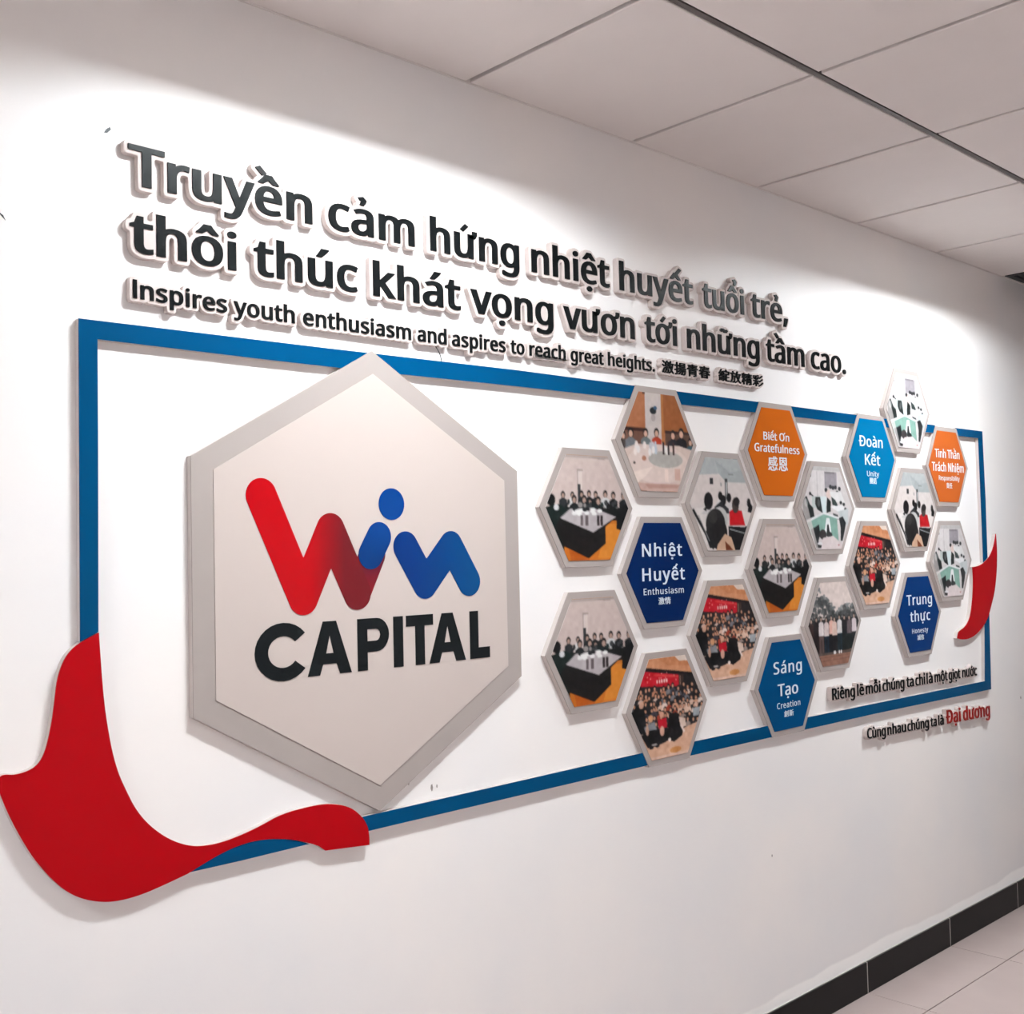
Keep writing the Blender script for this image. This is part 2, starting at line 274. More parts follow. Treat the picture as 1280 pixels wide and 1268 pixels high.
hz;377;346,0 31,0 31,47 262,375 45,375 45,430 340,430 340,377 112,55 346,55
hj;207;18,-192 -18,-190 -44,-183 -44,-126 -19,-132 9,-134 32,-130 51,-120 64,-100 68,-67 68,430 139,430 139,-64 136,-101 126,-133 110,-159 87,-177 56,-189|63,546 66,566 75,580 88,588 104,591 119,588 133,580 142,566 145,546 142,526 133,512 119,504 104,501 88,504 75,512 66,526
hL;420;78,0 78,573 150,573 150,64 400,64 400,0
h.;215;58,43 61,69 72,85 88,94 107,97 126,94 142,85 153,69 157,43 153,18 142,2 126,-8 107,-11 88,-8 72,2 61,18
h,;215;154,84 136,23 111,-42 85,-103 33,-103 49,-38 63,31 73,93 148,93
hí;207;139,0 68,0 68,430 139,430|222,606 201,579 171,546 138,513 107,486 61,486 61,496 87,532 115,575 137,614 222,614
hè;452;234,438 286,432 329,414 364,385 390,346 406,299 411,244 411,201 117,201 122,157 134,119 154,90 181,69 215,56 254,52 293,54 327,60 359,69 392,82 392,20 359,8 327,-1 292,-6 251,-8 194,-2 143,17 101,48 70,91 51,146 44,212 50,277 68,333 96,378 134,411 181,431|233,380 202,377 175,366 154,348 130,309 119,257 338,257 335,292 326,322 312,346 292,364 266,376|209,614 231,575 259,532 285,496 285,486 238,486 208,513 174,546 145,579 124,606 124,614
hò;485;442,216 438,165 428,121 411,82 388,51 359,25 324,7 285,-4 241,-8 200,-4 163,7 129,25 100,51 77,82 59,121 48,165 44,216 50,282 68,336 97,380 137,412 186,431 244,438 299,431 347,412 387,380 417,336 436,282|117,216 120,169 130,128 147,95 172,71 203,56 243,51 282,56 314,71 339,95 356,128 366,169 369,216 365,263 355,303 338,335 314,359 282,374 242,379 202,374 171,359 147,335 130,303 120,263|223,614 245,575 273,532 300,496 300,486 253,486 222,513 189,546 159,579 139,606 139,614
hõ;485;442,216 438,165 428,121 411,82 388,51 359,25 324,7 285,-4 241,-8 200,-4 163,7 129,25 100,51 77,82 59,121 48,165 44,216 50,282 68,336 97,380 137,412 186,431 244,438 299,431 347,412 387,380 417,336 436,282|117,216 120,169 130,128 147,95 172,71 203,56 243,51 282,56 314,71 339,95 356,128 366,169 369,216 365,263 355,303 338,335 314,359 282,374 242,379 202,374 171,359 147,335 130,303 120,263|96,486 100,509 105,529 113,546 123,561 136,573 150,581 166,587 184,589 202,587 219,582 250,566 279,550 293,545 306,543 323,546 335,555 344,569 350,589 391,589 381,548 363,515 337,494 303,487 286,488 270,494 239,510 209,526 195,531 181,532 164,530 152,521 144,506 137,486
hã;450;231,437 279,433 318,422 347,403 368,375 381,338 385,293 385,0 334,0 320,61 317,61 298,40 279,22 258,9 234,-1 206,-6 172,-8 136,-5 103,6 75,23 55,48 41,80 37,119 43,159 59,192 87,219 127,238 179,251 243,257 316,259 316,285 310,330 293,359 265,375 227,380 194,378 163,370 106,347 84,400 115,414 151,426 190,434|252,208 184,200 141,182 118,155 110,119 115,87 132,66 157,53 188,49 238,56 279,79 299,103 311,134 315,172 315,210|79,486 82,509 88,529 96,546 106,561 118,573 132,581 149,587 167,589 184,587 201,582 233,566 262,550 276,545 289,543 305,546 317,555 326,569 333,589 373,589 364,548 346,515 319,494 285,487 269,488 253,494 221,510 191,526 177,531 164,532 147,530 135,521 126,506 119,486
hĐ;585;254,573 309,569 359,558 403,540 442,516 475,484 502,446 521,401 533,350 536,292 533,231 521,177 501,131 474,91 439,58 398,33 350,15 297,4 237,0 83,0 83,252 24,252 24,314 83,314 83,573|244,511 156,511 156,314 298,314 298,252 156,252 156,62 228,62 299,68 357,87 403,119 435,164 454,220 460,289 454,359 435,415 403,457 361,487 308,505
hı;207;139,0 68,0 68,430 139,430
c激;350;119,193 181,193 181,165 119,165|119,239 181,239 181,211 119,211|22,275 49,253 71,231 87,248 65,269 37,290|12,178 39,159 61,141 76,159 54,177 27,194|16,-9 37,-23 60,30 81,87 63,100 39,41|242,294 228,216 204,151 204,258 155,258 168,291 140,294 131,258 97,258 97,145 201,145 218,128 234,159 245,108 262,57 237,18 203,-12 220,-28 250,0 273,33 295,0 323,-28 340,-7 309,22 286,57 307,123 320,203 336,203 336,227 255,227 266,291|128,138 137,119 83,119 83,97 118,97 118,84 115,54 101,20 69,-13 88,-28 114,-3 130,25 138,53 178,53 175,16 171,1 167,-1 162,-2 133,-1 138,-11 140,-22 173,-22 183,-20 191,-14 198,9 202,65 202,75 140,75 140,83 140,97 214,97 214,119 162,119 150,144|297,203 288,140 274,85 257,142 248,198 249,203
c揚;350;177,218 286,218 286,190 177,190|177,264 286,264 286,236 177,236|153,283 153,171 311,171 311,283|130,148 130,126 174,126 146,89 110,59 128,44 148,60 167,80 197,80 162,34 117,-2 135,-18 183,25 222,80 252,80 225,27 187,-14 205,-28 246,19 276,80 300,80 294,21 286,-2 282,-6 275,-6 242,-5 246,-16 248,-27 286,-27 297,-25 306,-18 317,13 324,91 325,102 184,102 199,126 337,126 337,148|63,294 63,223 15,223 15,199 63,199 63,123 9,108 16,82 63,97 63,4 62,-1 57,-3 22,-2 30,-28 58,-27 76,-23 86,-13 88,4 88,105 125,116 122,140 88,130 88,199 124,199 124,223 88,223 88,294
c青;350;257,118 257,93 96,93 96,118|70,138 70,-29 96,-29 96,29 257,29 257,1 255,-4 249,-6 201,-6 210,-27 246,-27 269,-24 280,-16 283,1 283,138|96,74 257,74 257,48 96,48|161,294 161,271 43,271 43,250 161,250 161,227 55,227 55,206 161,206 161,181 21,181 21,160 329,160 329,181 188,181 188,206 296,206 296,227 188,227 188,250 311,250 311,271 188,271 188,294
c春;350;158,294 154,266 37,266 37,243 148,243 140,217 49,217 49,196 131,196 116,168 19,168 19,145 100,145 62,107 13,76 23,66 31,55 59,72 84,91 84,-28 111,-28 111,-14 240,-14 240,-26 268,-26 268,91 293,72 320,57 328,68 338,78 290,106 250,145 332,145 332,168 147,168 160,196 302,196 302,217 169,217 176,243 312,243 312,266 182,266 186,292|133,145 221,145 241,118 111,118|111,43 240,43 240,9 111,9|111,64 111,96 240,96 240,64
c綻;350;65,66 71,26 74,-12 95,-8 85,70|29,69 23,25 12,-14 33,-22 44,18 51,65|100,73 117,13 137,19 129,48 119,78|171,125 165,74 152,26 126,-13 143,-29 166,2 181,40 199,8 222,-11 249,-20 280,-22 331,-22 334,-10 339,2 281,1 251,4 251,77 320,77 320,100 251,100 251,156 324,156 324,180 156,180 156,156 226,156 226,14 205,37 189,75 195,125|214,289 232,250 145,250 145,191 170,191 170,228 307,228 307,191 332,191 332,250 258,250 249,272 236,296|23,84 44,90 117,101 121,80 142,87 134,122 122,161 102,156 112,122 55,115 97,168 134,227 111,240 86,195 48,192 77,236 103,285 79,295 53,240 32,206 22,193 13,187 21,163 34,166 71,172 41,131 26,116 15,108
c放;350;72,288 82,263 90,240 114,248 95,295|15,237 15,213 57,213 57,140 54,89 40,38 9,-11 28,-28 63,25 78,82 82,140 82,142 130,142 126,40 119,4 115,0 109,-1 76,0 80,-12 82,-24 120,-24 132,-21 141,-12 151,32 155,154 155,166 82,166 82,213 171,213 171,237|219,204 285,204 271,142 251,90 231,142 218,201|214,294 201,235 181,182 156,138 176,118 190,139 202,162 217,110 236,64 199,24 151,-6 166,-29 213,2 250,40 282,1 321,-27 340,-5 298,23 266,63 293,127 311,204 337,204 337,229 227,229 241,290
c精;350;18,267 30,227 37,190 56,195 49,232 36,271|115,273 105,232 92,194 109,189 123,226 137,267|14,176 14,152 60,152 38,92 11,42 24,16 45,54 64,103 64,-27 88,-27 88,112 116,58 133,78 88,144 88,152 127,152 127,176 88,176 88,293 64,293 64,176|223,294 223,266 149,266 149,245 223,245 223,224 158,224 158,204 223,204 223,181 139,181 139,160 336,160 336,181 248,181 248,204 319,204 319,224 248,224 248,245 327,245 327,266 248,266 248,294|288,119 288,93 186,93 186,119|161,139 161,-28 186,-28 186,29 288,29 288,-1 287,-5 282,-6 248,-6 255,-28 283,-27 301,-24 310,-16 313,-1 313,139|186,74 288,74 288,48 186,48
c彩;350;183,290 107,275 18,264 25,243 117,252 200,268|28,219 46,191 58,163 79,173 66,200 48,228|90,231 104,203 113,175 135,183 125,210 111,238|174,239 159,204 143,171 162,164 181,195 199,232|296,288 256,248 207,216 227,197 278,233 322,278|306,192 262,150 209,117 229,97 284,134 331,181|314,93 282,53 239,19 190,-6 209,-28 260,1 305,38 340,83|127,110 129,110 127,108|102,171 102,134 20,134 20,110 94,110 55,59 9,20 26,-3 65,33 102,78 102,-27 127,-27 127,85 156,57 178,30 195,47 169,78 133,110 200,110 200,134 127,134 127,171
c情;350;53,294 53,-28 77,-28 77,294|26,227 20,180 9,137 30,130 40,176 45,224|80,236 91,209 99,184 117,193 98,243|156,74 283,74 283,47 156,47|156,93 156,120 283,120 283,93|207,294 207,267 117,267 117,246 207,246 207,224 125,224 125,205 207,205 207,181 106,181 106,160 335,160 335,181 232,181 232,205 316,205 316,224 232,224 232,246 325,246 325,267 232,267 232,294|132,140 132,-28 156,-28 156,27 283,27 283,2 281,-3 277,-4 237,-4 245,-27 276,-26 295,-22 305,-14 308,1 308,140
c創;350;225,255 225,62 249,62 249,255|293,292 293,7 291,0 285,-1 239,-1 248,-27 283,-26 304,-22 315,-12 318,7 318,292|94,229 119,192 138,201 112,238|70,129 163,129 163,105 69,105|70,146 70,148 70,169 163,169 163,146|68,68 68,-26 91,-26 91,-9 165,-9 165,-25 188,-25 188,68|91,12 91,47 165,47 165,12|49,188 49,149 46,101 35,49 10,1 29,-15 54,33 66,86 186,86 186,188|112,293 86,259 52,228 13,205 27,183 73,215 114,256 156,228 190,202 204,220 169,246 126,273 134,286
c新;350;126,75 142,45 155,18 173,29 161,55 144,84|47,82 34,51 14,24 33,11 53,41 69,77|194,261 194,140 192,90 183,38 161,-9 181,-25 205,27 216,85 218,140 218,151 271,151 271,-26 297,-26 297,151 335,151 335,176 218,176 218,243 274,254 325,269 303,288 254,273|75,290 90,257 21,257 21,235 176,235 176,257 118,257 99,296|132,234 113,178 16,178 16,155 88,155 88,119 18,119 18,96 88,96 88,6 87,3 84,2 57,2 64,-21 86,-20 102,-16 110,-8 112,6 112,96 178,96 178,119 112,119 112,155 182,155 182,178 137,178 157,228|44,228 53,202 58,178 81,184 75,208 65,233
c感;350;83,214 83,195 193,195 193,214|92,66 92,7 96,-12 112,-22 143,-25 223,-25 250,-20 264,-4 270,30 257,33 245,38 243,11 236,0 222,-3 144,-3 123,-1 118,8 118,66|145,71 171,43 191,17 213,29 192,54 166,81|267,57 288,22 304,-10 329,-1 312,31 290,64|53,57 36,24 16,-6 40,-16 59,15 75,48|109,154 166,154 166,117 109,117|87,173 87,98 187,98 187,173|44,258 44,206 43,167 34,124 15,84 35,68 56,113 66,161 69,206 69,237 205,237 216,179 232,132 210,112 185,95 204,77 225,93 245,110 270,83 300,74 318,79 329,96 335,131 324,136 314,143 310,108 301,98 281,106 262,129 290,168 312,214 288,220 272,184 251,152 239,191 230,237 332,237 332,258 292,258 304,269 284,283 260,295 244,283 265,271 283,258 228,258 226,294 201,294 203,258
c恩;350;80,258 271,258 271,127 80,127|54,280 54,104 298,104 298,280|102,83 102,14 106,-7 120,-19 150,-22 222,-22 247,-17 261,1 266,37 254,42 242,48 239,19 233,6 220,3 152,3 132,5 128,15 128,83|151,87 178,58 197,30 220,42 199,70 172,98|256,78 286,36 307,-4 331,8 310,48 278,89|58,82 42,40 19,3 41,-10 65,30 82,74|165,251 161,223 100,223 100,203 155,203 143,181 124,164 96,151 109,134 147,155 170,183 206,158 235,134 250,150 217,175 178,201 179,203 250,203 250,223 183,223 187,251
c團;350;107,58 125,42 138,26 156,36 142,52 124,68|162,252 162,235 74,235 74,218 162,218 162,204 88,204 88,133 162,133 162,116 75,115 76,99 244,103 258,88 273,99 256,116 235,133 263,133 263,204 185,204 185,218 275,218 275,235 185,235 185,252|207,98 207,85 70,85 70,69 207,69 207,37 206,34 202,33 171,33 178,18 204,18 220,20 228,25 230,36 230,69 280,69 280,85 230,85 230,98|109,162 162,162 162,147 109,147|185,162 241,162 241,147 185,147|109,190 162,190 162,176 109,176|185,190 241,190 241,176 185,176|220,124 228,117 185,116 185,133 234,133|34,278 34,-28 58,-28 58,-10 292,-10 292,-26 317,-26 317,278|58,12 58,257 292,257 292,12
c結;350;69,66 75,25 78,-14 99,-9 95,29 89,70|29,69 23,24 12,-15 33,-23 44,18 51,65|105,73 116,37 125,4 144,10 135,43 123,78|224,294 224,247 147,247 147,223 224,223 224,167 157,167 157,143 323,143 323,167 251,167 251,223 333,223 333,247 251,247 251,294|164,106 164,-28 189,-28 189,-13 288,-13 288,-26 313,-26 313,106|189,11 189,83 288,83 288,11|23,84 44,90 120,102 125,82 147,89 137,123 123,162 103,156 114,123 56,115 98,168 136,227 113,240 87,194 49,191 78,236 105,285 81,295 54,240 32,206 22,193 13,187 21,163 34,166 72,172 41,131 27,116 15,108
c誠;350;278,282 298,260 314,240 332,251 316,271 296,291|26,188 26,167 116,167 116,188|26,141 26,120 116,120 116,141|11,236 11,214 125,214 125,236|42,283 59,259 71,237 93,249 81,270 64,293|140,230 140,137 139,88 131,36 114,-13 133,-29 153,24 162,82 164,136 204,136 202,66 197,41 193,38 188,37 162,39 167,27 169,14 199,14 209,17 217,24 224,58 227,147 227,158 164,158 164,206 244,206 249,123 257,55 231,17 202,-13 219,-27 243,-3 264,25 275,-4 289,-21 307,-28 319,-22 330,0 339,43 330,49 320,56 315,16 307,2 293,15 281,52 307,107 326,168 303,177 291,131 275,89 270,143 266,206 332,206 332,230 266,230 265,293 242,293 243,230|25,94 25,-24 47,-24 47,-8 115,-8 115,94|47,72 93,72 93,14 47,14
c信;350;134,186 134,164 304,164 304,186|134,136 134,115 304,115 304,136|109,236 109,214 332,214 332,236|189,285 204,261 214,238 238,249 227,271 212,294|129,85 129,-28 152,-28 152,-14 284,-14 284,-27 308,-27 308,85|152,8 152,63 284,63 284,8|90,293 56,216 11,153 26,129 43,150 59,173 59,-29 83,-29 83,216 100,250 113,286
c責;350;89,102 265,102 265,79 89,79|89,62 265,62 265,40 89,40|89,140 265,140 265,118 89,118|63,158 63,22 292,22 292,158|203,7 259,-11 301,-28 332,-15 284,2 225,20|123,21 75,4 19,-9 38,-29 95,-12 146,10|161,294 161,272 40,272 40,253 161,253 161,234 56,234 56,216 161,216 161,195 20,195 20,176 331,176 331,195 188,195 188,216 299,216 299,234 188,234 188,253 313,253 313,272 188,272 188,294
c任;350;120,11 120,-14 331,-14 331,11 237,11 237,119 336,119 336,144 237,144 237,242 282,252 322,263 303,285 219,264 118,247 126,225 210,237 210,144 106,144 106,119 210,119 210,11|103,294 77,240 44,191 8,151 24,125 45,147 65,172 65,-28 91,-28 91,211 111,248 129,286
iĐ;513;230,0 107,0 107,57 226,57 283,63 329,81 365,110 390,149 405,198 410,255 405,312 390,361 365,399 330,428 286,446 232,452 104,452 104,509 236,509 305,501 363,478 396,455 423,426 444,391 465,329 473,255 465,181 444,119 422,83 395,54 362,31 301,8|136,509 136,0 71,0 71,509|7,228 7,281 270,281 270,228
iđ;424;195,-8 151,-2 111,16 79,45 55,84 39,133 34,189 39,245 55,293 79,332 112,361 151,378 196,384 228,381 253,373 272,360 287,346 306,319 311,319 311,509 372,509 372,0 313,0 313,59 307,59 287,31 272,17 252,4 227,-5|205,47 236,51 263,65 284,86 299,115 309,150 312,189 309,229 300,263 284,291 263,312 237,325 205,330 172,325 145,311 124,290 108,261 99,227 96,189 99,151 109,117 124,88 145,66 172,51|202,420 202,467 422,467 422,420
"""
# ------------------------------------------------------------------ lettering: outlines of the alphabet the signs use
GLYPHS = {}
def load_glyphs(txt):
    for line in txt.strip('\n').split('\n'):
        k, w, ps = line.split(';')
        GLYPHS[k] = (int(w) / 1000, [[tuple(int(c) / 1000 for c in q.split(',')) for q in s.split()] for s in ps.split('|')])
    GLYPHS['hI'] = (0.21, [[(0.068, 0), (0.068, 0.573), (0.142, 0.573), (0.142, 0)]])     # plain stem
    for k in list(GLYPHS):
        w, ps = GLYPHS[k]
        big = max(ps, key=lambda s: abs(area(s)))
        if area(big) > 0: ps = [s[::-1] for s in ps]      # outer outlines clockwise
        GLYPHS[k] = (w, ps)

CAP = 0.5726
def stroke(pts, w):
    """a pen stroke as a clockwise outline"""
    L = []; Rr = []
    n = len(pts)
    for i, p in enumerate(pts):
        a = pts[max(0, i - 1)]; b = pts[min(n - 1, i + 1)]
        dx, dy = b[0] - a[0], b[1] - a[1]; d = math.hypot(dx, dy) or 1
        L.append((p[0] - dy / d * w, p[1] + dx / d * w)); Rr.append((p[0] + dy / d * w, p[1] - dx / d * w))
    o = L + Rr[::-1]
    return o if area(o) < 0 else o[::-1]

def disc(x, y, r, n=10):
    return [(x + r * math.cos(-2 * math.pi * i / n), y + r * math.sin(-2 * math.pi * i / n)) for i in range(n)]

def marks(base_c, top, kinds, xr, circ=False, upper=False):
    out = []
    c = base_c
    for k in kinds:
        if k == 'dot': out.append([disc(c, -0.118, 0.044)])
        elif k == 'acute':
            o = 0.085 if circ else 0.0; h = top + (0.005 if circ else 0)
            out.append([stroke([(c - 0.03 + o, h), (c + 0.05 + o, h + 0.105)], 0.03)])
        elif k == 'grave':
            o = -0.105 if circ else 0.0; h = top + (0.005 if circ else 0)
            out.append([stroke([(c - 0.05 + o, h + 0.105), (c + 0.03 + o, h)], 0.03)])
        elif k == 'hook':
            o = 0.09 if circ else 0.0
            x = c + o; y = top + (0.015 if circ else 0.0)
            out.append([stroke([(x - 0.045, y + 0.115), (x, y + 0.13), (x + 0.035, y + 0.10), (x + 0.015, y + 0.06), (x, y + 0.015)], 0.022)])
        elif k == 'tilde':
            y = top + 0.05
            out.append([stroke([(c - 0.10, y - 0.015), (c - 0.07, y + 0.02), (c - 0.03, y + 0.022), (c + 0.03, y - 0.012), (c + 0.07, y - 0.01), (c + 0.10, y + 0.025)], 0.024)])
        elif k == 'horn':
            y = 0.56 if upper else 0.41
            out.append([stroke([(xr - 0.045, y - 0.035), (xr + 0.03, y - 0.01), (xr + 0.055, y + 0.035), (xr + 0.055, y + 0.085)], 0.026)])
    return out

COMP = {'ề': ('ê', ['grave'], 1), 'ế': ('ê', ['acute'], 1), 'ệ': ('ê', ['dot'], 1), 'ả': ('a', ['hook'], 0), 'ứ': ('u', ['horn', 'acute'], 0),
        'ữ': ('u', ['horn', 'tilde'], 0), 'ư': ('u', ['horn'], 0), 'ự': ('u', ['horn', 'dot'], 0), 'ổ': ('ô', ['hook'], 1), 'ẻ': ('e', ['hook'], 0),
        'ơ': ('o', ['horn'], 0), 'ớ': ('o', ['horn', 'acute'], 0), 'ầ': ('â', ['grave'], 1), 'ọ': ('o', ['dot'], 0), 'ẽ': ('e', ['tilde'], 0),
        'ỗ': ('ô', ['tilde'], 1), 'ỉ': ('ı', ['hook'], 0), 'ộ': ('ô', ['dot'], 1), 'ạ': ('a', ['dot'], 0), 'Ơ': ('O', ['horn'], 0)}

def glyph(ch):
    """-> advance, list of loop groups (each filled on its own)"""
    if ch in COMP:
        b, ks, circ = COMP[ch]
        w, ps = GLYPHS['h' + b]
        xs = [p[0] for s in ps for p in s if p[1] < 0.45]
        xr = max(xs); c = (min(xs) + max(xs)) / 2
        top = 0.615 if circ else (0.49 if b != 'ı' else 0.50)
        g = [ps] + marks(c, top, ks, xr, circ, b == 'O')
        return w + (0.03 if 'horn' in ks else 0), g
    if 'h' + ch in GLYPHS: w, ps = GLYPHS['h' + ch]; return w, [ps]
    if 'c' + ch in GLYPHS:
        w, ps = GLYPHS['c' + ch]
        k = 1.9
        return w * k, [[[(x * k, y * k + 0.06) for x, y in s] for s in ps]]
    raise KeyError(ch)

def embolden(loop, ax, ay):
    """push a clockwise outline outwards by ax sideways and ay up/down (mitred)"""
    if ax <= 0: return loop
    P = [(x / ax, y / ay) for x, y in loop]
    Q = [P[0]]
    for p in P[1:]:
        if math.hypot(p[0] - Q[-1][0], p[1] - Q[-1][1]) > 1e-3: Q.append(p)
    if math.hypot(Q[0][0] - Q[-1][0], Q[0][1] - Q[-1][1]) < 1e-3: Q.pop()
    n = len(Q); E = []
    for i in range(n):
        a, b = Q[i], Q[(i + 1) % n]
        d = (b[0] - a[0], b[1] - a[1]); l = math.hypot(*d); d = (d[0] / l, d[1] / l)
        E.append((a, b, d, (-d[1], d[0])))
    while len(E) > 3:
        m_ = len(E); V = []
        for i in range(m_):                            # corner between edge i-1 and edge i
            a0, b0, d0, n0 = E[i - 1]; a1, b1, d1, n1 = E[i]
            cr = d0[0] * d1[1] - d0[1] * d1[0]; dt = d0[0] * d1[0] + d0[1] * d1[1]
            p0 = (b0[0] + n0[0], b0[1] + n0[1]); p1 = (a1[0] + n1[0], a1[1] + n1[1])
            if abs(cr) < 1e-3 or (cr < 0 and dt < -0.55):
                V.append(((p0[0] + p1[0]) / 2, (p0[1] + p1[1]) / 2)); continue
            t = ((p1[0] - p0[0]) * d1[1] - (p1[1] - p0[1]) * d1[0]) / cr
            V.append((p0[0] + d0[0] * t, p0[1] + d0[1] * t))
        worst, wi = -1e-6, -1
        for i in range(m_):
            v0, v1 = V[i], V[(i + 1) % m_]; d = E[i][2]
            k = (v1[0] - v0[0]) * d[0] + (v1[1] - v0[1]) * d[1]
            if k < worst: worst, wi = k, i
        if wi < 0: break
        E.pop(wi)
    return [(x * ax, y * ay) for x, y in V]

def winding(A, B, gx, gz):
    W = np.zeros((len(gx), len(gz)), int)
    for (x0, y0), (x1, y1) in zip(A, B):
        if y0 == y1: continue
        up = 1 if y1 > y0 else -1
        js = np.nonzero((gz >= min(y0, y1)) & (gz < max(y0, y1)))[0]
        for j in js:
            xc = x0 + (x1 - x0) * (gz[j] - y0) / (y1 - y0)
            W[gx < xc, j] += up
    return W

def embolden_field(loops, ax, ay):
    """same thickening through a distance field: safe for tight or overlapping outlines"""
    P = [np.array(s) / np.array([ax, ay]) for s in loops]
    A = np.concatenate(P); B = np.concatenate([np.roll(p, -1, axis=0) for p in P])
    ext = A.max(0) - A.min(0)
    hx = 0.22; hz = max(0.22, ext[1] / 260)
    gx = np.arange(A[:, 0].min() - 2, A[:, 0].max() + 2, hx); gz = np.arange(A[:, 1].min() - 2, A[:, 1].max() + 2, hz) + 1.3e-4
    d = B - A; L2 = (d ** 2).sum(1) + 1e-12
    D = np.empty((len(gx), len(gz)))
    for i, x in enumerate(gx):
        t = np.clip(((x - A[:, 0]) * d[:, 0] + (gz[:, None] - A[:, 1]) * d[:, 1]) / L2, 0, 1)
        D[i] = np.sqrt(((x - A[:, 0] - t * d[:, 0]) ** 2 + (gz[:, None] - A[:, 1] - t * d[:, 1]) ** 2).min(axis=1))
    ins = winding(A, B, gx, gz) != 0
    V = 1.0 - np.where(ins, -D, D)
    out = []
    for lp in march(V, gx[0], gz[0], hx, hz):
        q = [(x * ax, y * ay) for x, y in thin(np.array(lp), 0.03)]
        if len(q) > 3: out.append(q)
    big = max(out, key=lambda s: abs(area(s)))
    if area(big) > 0: out = [s[::-1] for s in out]
    return out

def thin(a, tol):
    keep = [tuple(a[0])]; last = a[0]; n = len(a); i = 1
    while i < n:
        j = i
        while j + 1 < n and j - i < 14:
            sd = a[j + 1] - last; L = np.hypot(*sd) + 1e-9
            m = a[i:j + 1] - last
            if np.abs(m[:, 0] * sd[1] - m[:, 1] * sd[0]).max() / L > tol: break
            j += 1
        keep.append(tuple(a[j])); last = a[j]; i = j + 1
    return keep

def march(V, X0, Z0, hx, hz):
    S = V > 0
    code = S[:-1, :-1] * 1 + S[1:, :-1] * 2 + S[1:, 1:] * 4 + S[:-1, 1:] * 8
    def ip(i, j, k, l):
        a = V[i, j]; b = V[k, l]; t = a / (a - b)
        return (X0 + (i + (k - i) * t) * hx, Z0 + (j + (l - j) * t) * hz)
    T = {1: [(3, 0)], 2: [(0, 1)], 3: [(3, 1)], 4: [(1, 2)], 5: [(3, 2), (1, 0)], 6: [(0, 2)], 7: [(3, 2)], 8: [(2, 3)], 9: [(2, 0)],
         10: [(0, 3), (2, 1)], 11: [(2, 1)], 12: [(1, 3)], 13: [(1, 0)], 14: [(0, 3)]}
    pos = {}; seg = {}
    for i, j in zip(*np.nonzero((code > 0) & (code < 15))):
        i = int(i); j = int(j)
        E = {0: ('h', i, j), 1: ('v', i + 1, j), 2: ('h', i, j + 1), 3: ('v', i, j)}
        for a, b in T[int(code[i, j])]:
            seg[E[a]] = E[b]
            for e in (a, b):
                key = E[e]
                if key not in pos:
                    pos[key] = ip(key[1], key[2], key[1] + 1, key[2]) if key[0] == 'h' else ip(key[1], key[2], key[1], key[2] + 1)
    loops = []
    while seg:
        k0 = next(iter(seg)); k = k0; lp = []
        while k in seg:
            lp.append(pos[k]); k = seg.pop(k)
        if len(lp) > 6: loops.append(lp)
    return loops

def layout(text, x0, x1, z0, z1, cap, ax, ay, track=0.0, cjk=False):
    """letters fitted so that the ink runs from x0 to x1 on a baseline rising z0 -> z1; returns [(char, groups)]"""
    pen = 0.0; items = []
    for ch in text:
        if ch == ' ': pen += 0.2 + track; continue
        w, g = glyph(ch)
        items.append((ch, [[[(x + pen, y) for x, y in s] for s in grp] for grp in g]))
        pen += w + track
    xs = [p[0] for _, g in items for grp in g for s in grp for p in s]
    lo, hi = min(xs), max(xs)
    sx = (x1 - x0 - 2 * ax) / (hi - lo)
    sy = (cap - 2 * ay) / CAP
    res = []
    for ch, g in items:
        gg = []
        if (ch in 'gG' or ord(ch) > 0x3000) and ax > 0:
            for grp in g:
                q = embolden_field([[(x0 + ax + (x - lo) * sx, y * sy + ay) for x, y in s] for s in grp], ax, ay)
                gg.append([[(x, y + z0 + (z1 - z0) * (x - x0) / max(x1 - x0, 1e-6)) for x, y in s] for s in q])
            res.append((ch, gg)); continue
        for grp in g:
            lp = []
            for s in grp:
                q = [(x0 + ax + (x - lo) * sx, y * sy + ay) for x, y in s]
                q = embolden(q, ax, ay)
                q = [(x, y + z0 + (z1 - z0) * (x - x0) / max(x1 - x0, 1e-6)) for x, y in q]
                lp.append(q)
            gg.append(lp)
        res.append((ch, gg))
    return res

